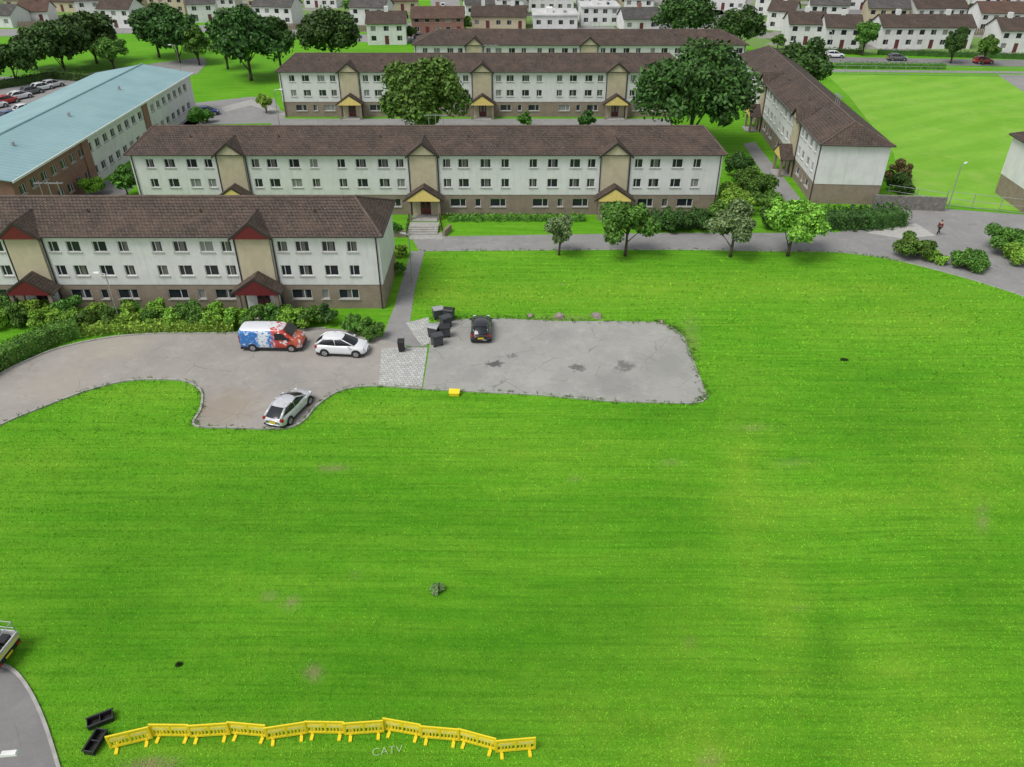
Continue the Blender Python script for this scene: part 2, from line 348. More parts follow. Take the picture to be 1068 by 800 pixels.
BL = [(775, 500, 24, 90, .6, 0), (815, 640, 28, 80, .5, 0), (740, 790, 60, 40, .7, 0), (560, 470, 110, 22, .35, 0), (470, 300, 60, 25, .45, 0), (1000, 770, 90, 50, .5, 0), (915, 690, 70, 25, .5, 0), (880, 520, 120, 16, .35, 0), (620, 740, 90, 40, .4, 0),
      (30, 480, 60, 20, .4, 0), (950, 330, 90, 25, .45, 0), (1010, 480, 60, 50, .45, 0), (380, 430, 80, 12, .45, 0), (140, 410, 60, 10, .4, 0), (700, 300, 140, 14, .4, 0), (560, 310, 120, 12, .35, 0), (700, 660, 60, 60, .3, 0), (860, 300, 100, 10, .4, 0), (200, 780, 160, 14, .3, 0),
      (240, 540, 190, 60, .5, 1), (420, 700, 240, 60, .45, 1), (900, 440, 130, 30, .4, 1), (865, 680, 24, 50, .6, 1), (610, 640, 120, 50, .4, 1), (1020, 620, 70, 60, .35, 1), (560, 540, 150, 25, .35, 1), (700, 432, 60, 10, .5, 1), (120, 640, 90, 60, .4, 1), (930, 390, 150, 20, .3, 1), (700, 560, 50, 60, .25, 1),
      (303, 630, 8, 6, 1, 2), (327, 703, 8, 8, .9, 2), (348, 488, 13, 3, 1, 2), (281, 623, 7, 4, .7, 2), (160, 800, 26, 8, 1.4, 2), (585, 332, 30, 3, .6, 2), (720, 352, 8, 20, .5, 2), (1025, 540, 6, 14, .6, 2), (740, 792, 12, 8, .6, 2), (205, 400, 8, 4, .5, 2), (836, 632, 6, 3, .6, 2), (785, 445, 20, 3, .4, 2), (372, 600, 5, 3, .5, 2), (700, 482, 12, 3, .5, 2), (600, 500, 6, 3, .4, 2), (720, 670, 6, 4, .5, 2), (830, 480, 20, 4, .3, 2)]
def tint(x, y):
    u, v = P(x, y)
    o = np.zeros(x.shape + (3,))
    for (a, b_, ru, rv, am, ch) in BL:
        o[..., ch] += am * np.exp(-(((u - a) / ru) ** 2 + ((v - b_) / rv) ** 2))
    ok = (y > 10) & (y < 110)
    return np.clip(o, 0, 1) * ok[..., None]
xs = np.concatenate([[-2500, -1000, -400, -160, -90], np.arange(-56, 64, .4), [90, 160, 400, 1000, 2500]])
ys = np.concatenate([[-400, -100, 0, 8], np.arange(14, 96, .4), [110, 130, 170, 250, 400, 900, 3000]])
X, Y = np.meshgrid(xs, ys); Z = np.where((Y > 10) & (Y < 100), hgt(X, np.clip(Y, 5, None)), 0)
near = (X > -56) & (X < 60) & (Y > 14) & (Y < 80); Z = np.where(near, Z, 0)
nx, ny = len(xs), len(ys)
me = bpy.data.meshes.new('ground')
idx = np.arange(nx * ny).reshape(ny, nx)
fc = np.stack([idx[:-1, :-1], idx[:-1, 1:], idx[1:, 1:], idx[1:, :-1]], -1).reshape(-1, 4)
me.vertices.add(nx * ny); me.vertices.foreach_set('co', np.stack([X, Y, Z], -1).astype(np.float32).ravel())
me.loops.add(fc.size); me.loops.foreach_set('vertex_index', fc.astype(np.int32).ravel())
me.polygons.add(len(fc)); me.polygons.foreach_set('loop_start', (np.arange(len(fc)) * 4).astype(np.int32)); me.polygons.foreach_set('loop_total', np.full(len(fc), 4, np.int32))
me.polygons.foreach_set('use_smooth', np.ones(len(fc), bool))
ca = me.color_attributes.new('tint', 'FLOAT_COLOR', 'POINT'); t4 = np.ones((nx * ny, 4), np.float32); t4[:, :3] = tint(X, np.clip(Y, 5, None)).reshape(-1, 3); ca.data.foreach_set('color', t4.ravel())
me.materials.append(M['lawn']); me.update(); me.validate()
o = bpy.data.objects.new('ground', me); link(o); tag(o, kind='structure')

def sheet(name, px, mat_, z):
    pts = [G(*p) for p in px]
    o = MB().poly([(x, y, z) for x, y in pts]).build(name, mat_)
    if o.data.polygons[0].normal.z < 0: o.data.flip_normals()
    return tag(o, kind='structure')
sheet('road', ROAD, M['road'], .010)
sheet('parking_area', PARK, M['parking'], .014)
sheet('path', PATHN, M['path'], .018)
sheet('path', EW, M['path'], .012)
sheet('road', LANE, M['oldroad'], .012)
sheet('paving', SET1, M['setts'], .022)
sheet('paving', SET2, M['setts'], .026)
sheet('path', [(842, 216), (870, 243.5), (830, 243.5), (812, 205), (775, 150), (787, 148)], M['path'], .020)
sheet('paving', [(903, 243), (955, 233), (976, 246), (940, 249)], mat('pale_slabs', (.44, .43, .40), (.34, .33, .30), 3), .024)
sheet('playing_field', [(862, 78), (1200, 82), (1300, 240), (985, 214), (940, 205), (932, 160), (885, 100)], M['field'], .02)
sheet('gardens', [(-200, -60), (440, -60), (432, 34), (300, 33), (240, 22), (120, 26), (-80, 30)], M['gardens'], .010)
sheet('gardens', [(470, -60), (700, -60), (760, 20), (760, 40), (480, 42)], M['gardens'], .010)
sheet('gardens', [(760, -60), (1400, -60), (1300, 62), (900, 56), (790, 52), (700, 0)], M['gardens'], .010)
sheet('road', [(790, 56), (900, 60), (1300, 66), (1300, 73), (900, 67), (790, 62)], M['oldroad'], .02)
sheet('road', [(1040, 78), (1300, 80), (1300, 104), (1068, 96)], M['path'], .03)
sheet('path', [(868, 72.5), (1300, 77), (1300, 79), (868, 75)], M['path'], .03)
sheet('car_park', [(-80, 100), (0, 84), (60, 84), (100, 88), (104, 95), (60, 112), (-80, 190)], M['path'], .02)
sheet('road', [(-60, 78), (60, 82), (130, 70), (212, 60), (216, 66), (205, 78), (190, 76), (100, 88), (40, 90), (-60, 100)], M['path'], .03)
sheet('road', [(-80, 32), (130, 28), (240, 26), (380, 36), (680, 40), (680, 46), (380, 44), (240, 33), (130, 35), (-80, 40)], M['path'], .03)
sheet('road', [(440, -60), (475, -60), (482, 40), (455, 40)], M['path'], .04)
sheet('road', [(660, 30), (800, 8), (1100, 12), (1100, 17), (800, 14), (690, 36)], M['oldroad'], .04)
sheet('car_park', [(560, 26), (640, 28), (650, 40), (545, 40)], M['path'], .05)
sheet('path', [(198, 108), (262, 101), (286, 103), (300, 128), (180, 131)], M['path'], .02)
sheet('path', [(230, 112), (262, 104), (300, 118), (300, 122), (262, 110), (235, 117)], M['concrete'], .03)
sheet('path', [(425, 243), (463, 243), (461, 250), (427, 250)], M['concrete'], .028)
sheet('path', [(283, 124), (700, 124), (700, 132), (283, 133)], M['path'], .025)
sheet('yard', [(0, 205), (90, 198), (130, 180), (205, 118), (222, 116), (180, 150), (130, 205), (0, 225)], M['oldroad'], .02)
def kerb(name, px, w=.16, h=.11, m_='concrete'):
    pts = [Vector((*G(*p), 0)) for p in px]; mb = MB(); L_ = []; 
    for i, p in enumerate(pts):
        d = (pts[min(i + 1, len(pts) - 1)] - pts[max(i - 1, 0)]).normalized(); n = Vector((-d.y, d.x, 0)) * w / 2
        L_.append((p + n, p - n))
    for i in range(len(L_) - 1):
        a, b_ = L_[i]; c, d = L_[i + 1]; up = Vector((0, 0, h))
        mb.poly([a + up, b_ + up, d + up, c + up]); mb.poly([a, a + up, c + up, c]); mb.poly([b_, d, d + up, b_ + up])
    return tag(mb.build(name, M[m_]), kind='structure')
kerb('kerb', ROAD_LOW); kerb('kerb', ROAD_TOP[:-6]); kerb('kerb', [(738, 413), (733, 419), (720, 421), (640, 419), (560, 412), (441, 406)], .14, .08)
kerb('kerb', EW_LOW, .12, .06); kerb('kerb', LANE[:-2], .16, .1)

n = 170000
uu = rng.uniform(-10, 1080, n * 2); vv = 262 + (820 - 262) * rng.uniform(0, 1, n * 2) ** .8
ok = ~(pip(uu, vv, ROAD) | pip(uu, vv, PARK) | pip(uu, vv, PATHN) | pip(uu, vv, EW) | pip(uu, vv, LANE) | pip(uu, vv, SET1) | pip(uu, vv, SET2))
ok &= ~((uu < 425) & (vv < 352))
uu, vv = uu[ok][:n], vv[ok][:n]
gx, gy = G(uu, vv); gz = hgt(gx, gy)
k = len(gx); s_ = rng.uniform(.035, .09, k) * np.clip(gy / 38, .8, 1.8); an = rng.uniform(0, 2 * np.pi, k); lean = rng.uniform(.2, 1.0, k)
V = np.zeros((k, 3, 3)); ca_, sa_ = np.cos(an), np.sin(an)
V[:, 0] = np.stack([gx - sa_ * s_ * .55, gy + ca_ * s_ * .55, gz], -1)
V[:, 1] = np.stack([gx + sa_ * s_ * .55, gy - ca_ * s_ * .55, gz], -1)
V[:, 2] = np.stack([gx + ca_ * s_ * lean * 1.4, gy + sa_ * s_ * lean * 1.4, gz + s_ * .75], -1)
o = bpy.data.objects.new('grass', np_mesh('grass', V, M['tuft'], tint(gx, gy))); link(o)
tag(o, 'short mown bright green grass blades covering the large lawn', 'grass', kind='stuff')

# ---------------------------------------------------------------- foliage
def leafquads(c, out, size):
    n = len(c)
    nn = out * .7 + rng.normal(size=(n, 3)) * .6; nn[:, 2] += .25; nn /= np.linalg.norm(nn, axis=1)[:, None] + 1e-9
    t = np.cross(nn, rng.normal(size=(n, 3))); t /= np.linalg.norm(t, axis=1)[:, None] + 1e-9
    b_ = np.cross(nn, t); s_ = (size * rng.uniform(.6, 1.3, n))[:, None]
    return np.stack([c - t * s_, c - b_ * s_ * .6, c + t * s_, c + b_ * s_ * .6], 1)
def cloud(rx, ry, rz, cz, nclump, nleaf, size, crr=.38):
    d = rng.normal(size=(nclump, 3)); d /= np.linalg.norm(d, axis=1)[:, None]
    d[:, 2] = np.where(d[:, 2] < -.5, -d[:, 2] * .6, d[:, 2])
    rad = rng.uniform(.3, .85, nclump)[:, None] ** .7
    cc = d * rad * np.array([rx, ry, rz]) ; cr = rng.uniform(.55, 1.3, nclump) * crr * (rx + ry + rz) / 3
    wt = cr ** 2; pick = rng.choice(nclump, nleaf, p=wt / wt.sum())
    e = rng.normal(size=(nleaf, 3)); e /= np.linalg.norm(e, axis=1)[:, None]
    e[:, 2] = np.where(rng.uniform(size=nleaf) < .5, np.abs(e[:, 2]), e[:, 2])
    q = cr[pick][:, None] * rng.uniform(.55, 1.12, nleaf)[:, None]
    pts = cc[pick] + e * q * np.array([1, 1, .85]); pts[:, 2] += cz
    pts[:, 2] = np.maximum(pts[:, 2], .05)
    return leafquads(pts, e, size), cc
def tree(label, x, y, w, h, m_, cat='tree', group=None, name='leafy_tree', leaf=None, dens=1.0, z0=None):
    t = thing(name, label, cat, (x, y, 0), group=group)
    z0 = h * .08 if z0 is None else z0
    rz = (h - z0) / 2; cz = z0 + rz; r_ = w / 2
    leaf = leaf or max(.16, min(.40, w * .032))
    area = math.pi * (w * w / 2 + w * (h - z0))
    nl = int(dens * min(14000, 1.8 * area / (leaf * leaf)))
    V, cc = cloud(r_ * .86, r_ * .86, rz * .88, cz, max(18, int(w * 3.4)), nl, leaf, .31)
    core, _ = cloud(r_ * .6, r_ * .6, rz * .62, cz - rz * .1, 10, int(nl * .05) + 40, leaf * 2.4, .4)
    o = bpy.data.objects.new('crown', np_mesh('crown', np.concatenate([V, core]), M[m_])); link(o, t)
    mb = MB(); tr = max(.09, h * .022)
    mb.bar((0, 0, 0), (0.05, 0, z0 * 1.1 + .3), tr * 1.3, tr, 8); mb.bar((0.05, 0, z0 * 1.1 + .3), (0, .1, cz + rz * .3), tr, tr * .35, 8)
    for q in cc[:9]:
        zb = random.uniform(z0 * .8, cz); mb.bar((0, 0, zb), (q[0] * .85, q[1] * .85, max(zb, q[2] + cz)), tr * .5, tr * .12, 5)
    mb.build('trunk', M['bark'], t, smooth=True)
    return t
def tree_px(label, u, vb, vt, wpx, m_, **k):
    x, y = G(u, vb); h = zfor(y, vt); d = depth(y, h * .6); x = (u - CX) * d / F
    return tree(label, x, y, wpx * d / F, max(1.5, h), m_, **k)
def shrub(label, x, y, w, h, m_, dy=None, group=None, name='shrub', dens=1):
    dy = dy or w; leaf = .13 if y < 110 else .2
    nl = int(dens * (w * dy + w * h + dy * h) * 170 * (.13 / leaf) ** 2) + 120
    V, cc = cloud(w / 2 * .8, dy / 2 * .8, h * .55, h * .42, max(9, int(w * 4)), nl, leaf, .34)
    core, _ = cloud(w / 2 * .6, dy / 2 * .6, h * .4, h * .38, 6, 60, min(.35, w * .15), .4)
    V = np.concatenate([V, core])
    o = bpy.data.objects.new(name, np_mesh(name, V, M[m_])); link(o); o.location = (x, y, 0)
    return tag(o, label, 'shrub', group)
def hedge(label, px, w, h, m_, group=None, dens=1.0, rag=.1, leaf=.13):
    pts = [Vector((*G(*p), 0)) for p in px]; allV = []
    for a, b_ in zip(pts[:-1], pts[1:]):
        d = b_ - a; L_ = d.length; d.normalize(); nrm = Vector((-d.y, d.x, 0))
        n = int(L_ * (w + 2 * h) * 50 * dens)
        s_ = rng.uniform(0, L_, n); side = rng.uniform(0, w + 2 * h, n)
        off = np.where(side < h, -w / 2, np.where(side < h + w, side - h - w / 2, w / 2))
        z = np.where(side < h, side, np.where(side < h + w, h, side - h - w))
        out = np.stack([np.where(side < h, -nrm.x, np.where(side < h + w, 0, nrm.x)), np.where(side < h, -nrm.y, np.where(side < h + w, 0, nrm.y)), np.where((side >= h) & (side < h + w), 1., 0.)], -1)
        c = np.stack([a.x + d.x * s_ + nrm.x * off, a.y + d.y * s_ + nrm.y * off, z], -1)
        wob = np.sin(c[:, 0] * 2.1 + 1) * np.sin(c[:, 1] * 2.7) + np.sin(c[:, 0] * 4.3 + c[:, 2] * 3)
        c = c + out * (wob * rag)[:, None] + rng.normal(size=(n, 3)) * .07
        allV.append(leafquads(c, out, leaf))
        up = Vector((0, 0, h - .1 - rag)); q = nrm * (w / 2 - .1 - rag)
        cs = [a - q, b_ - q, b_ + q, a + q]
        allV.append(np.array([[tuple(cs[i] + up) for i in range(4)]]))
        for i in range(4): allV.append(np.array([[tuple(cs[i]), tuple(cs[(i + 1) % 4]), tuple(cs[(i + 1) % 4] + up), tuple(cs[i] + up)]]))
    o = bpy.data.objects.new('hedge', np_mesh('hedge', np.concatenate(allV), M[m_])); link(o)
    return tag(o, label, 'hedge', group)

# ---------------------------------------------------------------- windows
WIN = {}
def winmesh(w, h, style):
    key = (round(w, 2), h, style)
    if key in WIN: return WIN[key]
    f = MB(); t = .06
    f.box(-w / 2, w / 2, 0, .06, 0, t); f.box(-w / 2, w / 2, 0, .06, h - t, h)
    f.box(-w / 2, -w / 2 + t, 0, .06, t, h - t); f.box(w / 2 - t, w / 2, 0, .06, t, h - t)
    if style == 2:
        x = -w / 2 + w * .38; f.box(x - .025, x + .025, .002, .062, t, h - t)
    if style == 3:
        x = w * .14; f.box(x - .03, x + .03, .002, .062, t, h - t)
    fm = f.mesh('window', M['upvc'])
    p = MB().box(-w / 2 + .02, w / 2 - .02, .075, .09, .02, h - .02).mesh('pane', M['pane'])
    sm = MB().box(-w / 2 - .08, w / 2 + .08, -.17, .0, -.09, -.012).mesh('sill', M['sill'])
    WIN[key] = (fm, p, sm); return WIN[key]
def window(parent, x, z, w, h, y=0, style=2, sill=True):
    fm, p, sm = winmesh(w, h, style)
    o = place(fm, 'window', parent, (x, y + .08, z)); place(p, 'pane', o, (0, 0, 0))
    if sill: place(sm, 'sill', o, (0, -.002, 0))
def facade(mb, x0, x1, z0, z1, y, ops, rev=.12):
    X_ = sorted({x0, x1} | {v for o_ in ops for v in o_[:2] if x0 < v < x1}); Z_ = sorted({z0, z1} | {v for o_ in ops for v in o_[2:] if z0 < v < z1})
    for i in range(len(X_) - 1):
        for j in range(len(Z_) - 1):
            cx, cz = (X_[i] + X_[i + 1]) / 2, (Z_[j] + Z_[j + 1]) / 2
            if any(a < cx < b_ and c < cz < d for a, b_, c, d in ops): continue
            mb.poly([(X_[i], y, Z_[j]), (X_[i + 1], y, Z_[j]), (X_[i + 1], y, Z_[j + 1]), (X_[i], y, Z_[j + 1])])
    for a, b_, c, d in ops:
        if c < z0 or d > z1: continue
        Y_ = y + rev
        mb.poly([(a, y, c), (a, Y_, c), (a, Y_, d), (a, y, d)]); mb.poly([(b_, y, c), (b_, y, d), (b_, Y_, d), (b_, Y_, c)])
        mb.poly([(a, y, c), (b_, y, c), (b_, Y_, c), (a, Y_, c)]); mb.poly([(a, y, d), (a, Y_, d), (b_, Y_, d), (b_, y, d)])
        
# ---------------------------------------------------------------- the long three-storey blocks
EH = 7.3
def block(label, loc, rz, L, W, ents, half, trim, gable, hip=2.2, rh=2.15):
    t = thing('apartment_block', label, 'apartment block', loc, rz)
    ups, gnd = [], []
    for e in ents:
        for s in (-1, 1):
            for off, w in ((2.75, .95), (4.7, 1.25), (7.3, 1.25), (9.6, .95)):
                x = e + s * off * half / 11.25
                if .7 < x < L - .7:
                    for z in (3.4, 5.75): ups.append((x, z, w, 1.05))
            for off, w in ((3.9, 1.9), (6.3, .7), (8.7, 1.9)):
                x = e + s * off * half / 11.25
                if 1.1 < x < L - 1.1: gnd.append((x, 1.0, w, 1.0))
    mb = MB(); facade(mb, 0, L, 2.5, EH, 0, [(x - w / 2, x + w / 2, z, z + h) for x, z, w, h in ups])
    mb.poly([(0, 0, 2.5), (0, 0, EH), (0, W, EH), (0, W, 2.5)]); mb.poly([(L, 0, 2.5), (L, W, 2.5), (L, W, EH), (L, 0, EH)]); mb.poly([(0, W, 2.5), (0, W, EH), (L, W, EH), (L, W, 2.5)])
    mb.poly([(0, 0, 2.5), (0, W, 2.5), (L, W, 2.5), (L, 0, 2.5)])
    mb.build('upper_wall', M['render'], t)
    i_ = .04; mb = MB(); facade(mb, i_, L - i_, 0, 2.499, i_, [(x - w / 2, x + w / 2, z, z + h) for x, z, w, h in gnd])
    mb.poly([(i_, i_, 0), (i_, i_, 2.499), (i_, W - i_, 2.499), (i_, W - i_, 0)]); mb.poly([(L - i_, i_, 0), (L - i_, W - i_, 0), (L - i_, W - i_, 2.499), (L - i_, i_, 2.499)]); mb.poly([(i_, W - i_, 0), (i_, W - i_, 2.499), (L - i_, W - i_, 2.499), (L - i_, W - i_, 0)])
    mb.build('brick_base', M['brown'], t)
    for x, z, w, h in ups: window(t, x, z, w, h, 0, 2)
    for x, z, w, h in gnd: window(t, x, z, w, h, i_, 3 if w > 1 else 1)
    ov = .38; zE = EH + .1; zR = EH + rh; hp = hip
    a, b_, c, d = (-ov, -ov, zE), (L + ov, -ov, zE), (L + ov, W + ov, zE), (-ov, W + ov, zE)
    r1, r2 = (hp, W / 2, zR), (L - hp, W / 2, zR)
    rf = MB().poly([a, b_, r2, r1]).poly([b_, c, r2]).poly([c, d, r1, r2]).poly([d, a, r1])
    roof = rf.build('roof', M['tile'], t)
    rc = MB(); rc.bar((hp, W / 2, zR), (L - hp, W / 2, zR), .13)
    for p, q in ((a, r1), (d, r1), (b_, r2), (c, r2)): rc.bar((p[0], p[1], p[2] + .02), q, .10)
    rc.build('ridge_tiles', M['ridge'], roof)
    g = MB().box(-ov + .005, L + ov - .005, -ov + .005, W + ov - .005, EH - .02, EH + .095); g.build('soffit', M['upvc'], t)
    g = MB()
    g.bar((-ov, -ov - .06, EH + .05), (L + ov, -ov - .06, EH + .05), .065); g.bar((L + ov + .06, -ov, EH + .05), (L + ov + .06, W + ov, EH + .05), .065); g.bar((-ov - .06, -ov, EH + .05), (-ov - .06, W + ov, EH + .05), .065)
    g.build('gutter', M['dark'], t)
    sl = (zR - zE) / (W / 2 + ov); zg = EH + 1.5; yb = -ov + (zg - zE) / sl
    for e in ents:
        hw = 1.8
        bay = MB().box(e - 1.5, e + 1.5, -.28, 0.0, 2.6, EH - .03); bay.poly([(e - 1.45, -.5, EH + .1), (e + 1.45, -.5, EH + .1), (e, -.5, zg - .1)])
        bay.build('stair_bay', M['cream'], t)
        dm = MB()
        for s in (-1, 1):
            q = [(e, -.72, zg + .06), (e, yb, zg + .06), (e + s * hw, -ov + .05, zE + .05), (e + s * (hw + .2), -.72, zE - .12)]
            if s > 0: q = q[::-1]
            dm.slab(q, .07)
        dg = dm.build('gable_roof', M['tile'], t)
        bb = MB()
        for s in (-1, 1):
            bb.slab([(e, -.74, zg + .03), (e + s * (hw + .2), -.74, zE - .15), (e + s * (hw + .2), -.74, zE - .38), (e, -.74, zg - .22)], -.04 if s > 0 else .04)
        bb.build('bargeboard', M['dark'], dg)
        if gable == 'crimson':
            MB().poly([(e - 1.75, -.70, zE - .14), (e + 1.75, -.70, zE - .14), (e, -.70, zg - .05)]).build('gable_panel', M['crimson'], dg)
        po = MB()
        for s in (-1, 1):
            q = [(e, -2.0, 4.05), (e, -.29, 4.05), (e + s * 2.35, -.29, 2.5), (e + s * 2.35, -2.0, 2.5)]
            if s > 0: q = q[::-1]
            po.slab(q, .08)
        pr = po.build('porch_roof', M['tile'], t)
        gp = MB().box(e - 1.9, e + 1.9, -1.98, -1.86, 2.36, 2.54); gp.poly([(e - 1.95, -1.975, 2.54), (e + 1.95, -1.975, 2.54), (e, -1.975, 3.88)]); gp.build('porch_gable', M[gable], pr)
        bb = MB()
        for s in (-1, 1):
            bb.slab([(e, -2.03, 4.06), (e + s * 2.4, -2.03, 2.48), (e + s * 2.4, -2.03, 2.28), (e, -2.03, 3.84)], -.03 if s > 0 else .03)
        bb.build('bargeboard', M['dark'], pr)
        for s in (-1, 1): MB().box(e + s * 1.75 - .16, e + s * 1.75 + .16, -1.84, -1.52, 0, 2.36).build('porch_pier', M['brown'], t)
        sc = MB().box(e - 1.58, e - .62, -.16, -.02, 0, 2.4); sc.box(e + .62, e + 1.58, -.16, -.02, 0, 2.4).box(e - .62, e + .62, -.16, -.02, 2.12, 2.4); sc.build('door_surround', M['upvc'] if trim == 'crimson' else M['cream'], t)
        dr = MB().box(e - .58, e - .02, -.1, -.04, .1, 2.1).box(e + .02, e + .58, -.1, -.04, .1, 2.1).build('door', M['door'], t)
        MB().box(e - .42, e - .18, -.12, -.101, .9, 1.9).box(e + .18, e + .42, -.12, -.101, .9, 1.9).build('door_glass', M['pane'], dr)
        MB().box(e - 1.5, e + 1.5, -2.3, -.05, 0, .1).build('doorstep', M['concrete'], t)
        for s in (-1, 1): MB().bar((e + s * 1.72, -.1, .05), (e + s * 1.72, -.1, EH), .065).build('downpipe', M['dark'], t)
    for x in (.25, L - .25): MB().bar((x, -.09, .05), (x, -.09, EH), .06).build('downpipe', M['dark'], t)
    for e in ents[1:2] or ents[:1]:
        for k_ in range(3):
            ae = MB(); x = e + 1.3 + k_ * .9 - (2.6 if k_ == 2 else 0); z = zR - .05
            ae.bar((x, W / 2, z), (x, W / 2, z + 1.5), .035); ae.bar((x - .5, W / 2, z + 1.3), (x + .5, W / 2, z + 1.3), .025)
            for q in range(5): ae.bar((x - .4 + q * .2, W / 2 - .25, z + 1.3), (x - .4 + q * .2, W / 2 + .25, z + 1.3), .018)
            ae.build('aerial', M['steel'], t)
    vt_ = MB()
    for e in ents:
        for s in (-5.2, 5.2):
            if 1 < e + s < L - 1: vt_.bar((e + s, W * .28, zE + sl * (W * .28) - .1), (e + s, W * .28, zE + sl * (W * .28) + .55), .11, .11, 8)
    vt_.build('vent_pipes', M['ridge'], t)
    return t
W_ = 8.6
block('nearest long white three-storey flats with crimson gables over brown brick base', (-66.0, 65.4, 0), 0, 54.0, W_, [1.3, 22.0, 42.7], 10.35, 'crimson', 'crimson', 2.6)
block('second long white flats block behind, ochre porch gables above the footpath', (-44.6, 90.0, 0), 0, 69.2, W_, [11.8, 34.2, 56.7], 11.25, 'dark', 'yellowpanel', 1.7)
block('third long white flats block with two large trees standing before it', (-39.0, 136.5, 0), 0, 68.0, W_, [11.7, 34.0, 56.6], 11.25, 'dark', 'yellowpanel', 2.2)
LD = 57.0; ph = R(4.3)
block('white flats block running away beside the playing field', (37.5 + math.sin(ph) * LD, 94 + math.cos(ph) * LD, 0), -math.pi / 2 - ph, LD, 8.1, [22.5, 45.0], 11.25, 'dark', 'yellowpanel', 2.6)
block('farthest long brown-roofed flats block whose roof shows above the third block', (-19, 161.6, 0), 0, 64.5, W_, [11.7, 34, 56], 11.25, 'dark', 'yellowpanel', 4.5)
block('pale flats block cut off by the right edge beside the footpath', (62.2, 89.5, 0), R(-4), 20, W_, [11], 10, 'dark', 'yellowpanel', 2.4)

# ---------------------------------------------------------------- teal-roofed two-storey building
t = thing('school_building', 'long two-storey building with pale teal metal roof and brick sections', 'building', (-71.2, 84.0, 0))
Ls, Ws, hs = 56.5, 15.7, 6.2
mbw, mbr = MB(), MB()
wins = [(1.7 + k_ * 2.35, z) for k_ in range(23) for z in (1.1, 4.1)]
ww = 1.3
opn = [(x - ww / 2, x + ww / 2, z, z + 1.1) for x, z in wins]
facade(mbw, 17, Ls, 0, hs, 0, [o_ for o_ in opn if o_[0] > 17.2]); facade(mbr, 0, 17, 0, hs, 0, [o_ for o_ in opn if o_[1] < 16.9])
def rot_e(mb):
    mb.v = [(Ws - y, x, z) for x, y, z in mb.v]; return mb
rot_e(mbw).build('upper_wall', M['render'], t); rot_e(mbr).build('brick_wall', M['redbrick'], t)
MB().poly([(0, 0, 0), (Ws, 0, 0), (Ws, 0, hs), (0, 0, hs)]).poly([(0, 0, 0), (0, 0, hs), (0, Ls, hs), (0, Ls, 0)]).poly([(0, Ls, 0), (0, Ls, hs), (Ws, Ls, hs), (Ws, Ls, 0)]).build('end_wall', M['redbrick'], t)
for x, z in wins:
    if 16 < x < 17.9: continue
    fm, p, sm = winmesh(ww, 1.1, 3)
    o = place(fm, 'window', t, (Ws - .08, x, z), R(90)); place(p, 'pane', o, (0, 0, 0)); place(sm, 'sill', o, (0, -.002, 0))
for y0 in (17.0, 36.5): MB().box(Ws - .02, Ws + .16, y0 - .9, y0 + .9, 0, hs - .1).build('brick_pier', M['redbrick'], t)
rf = MB().slab([(-.5, -.5, hs + .1), (Ws / 2, -.5, hs + 1.5), (Ws / 2, Ls + .5, hs + 1.5), (-.5, Ls + .5, hs + .1)], .12).slab([(Ws / 2, -.5, hs + 1.5), (Ws + .5, -.5, hs + .1), (Ws + .5, Ls + .5, hs + .1), (Ws / 2, Ls + .5, hs + 1.5)], .12)
rf = rf.build('roof', M['teal'], t)
MB().bar((Ws / 2, -.5, hs + 1.53), (Ws / 2, Ls + .5, hs + 1.53), .14).build('ridge_cap', M['teal'], rf)
MB().box(Ws + .5, Ws + .62, -.5, Ls + .5, hs - .12, hs + .12).build('gutter', M['upvc'], t)
MB().poly([(0, -.02, hs), (Ws, -.02, hs), (Ws / 2, -.02, hs + 1.38)]).poly([(0, Ls + .02, hs), (Ws / 2, Ls + .02, hs + 1.38), (Ws, Ls + .02, hs)]).build('gable_wall', M['render'], t)
for y0 in (10, 24, 40): MB().bar((Ws * .7, y0, hs + .6), (Ws * .7, y0, hs + 1.5), .25, .2, 8).build('roof_vent', M['steel'], t)

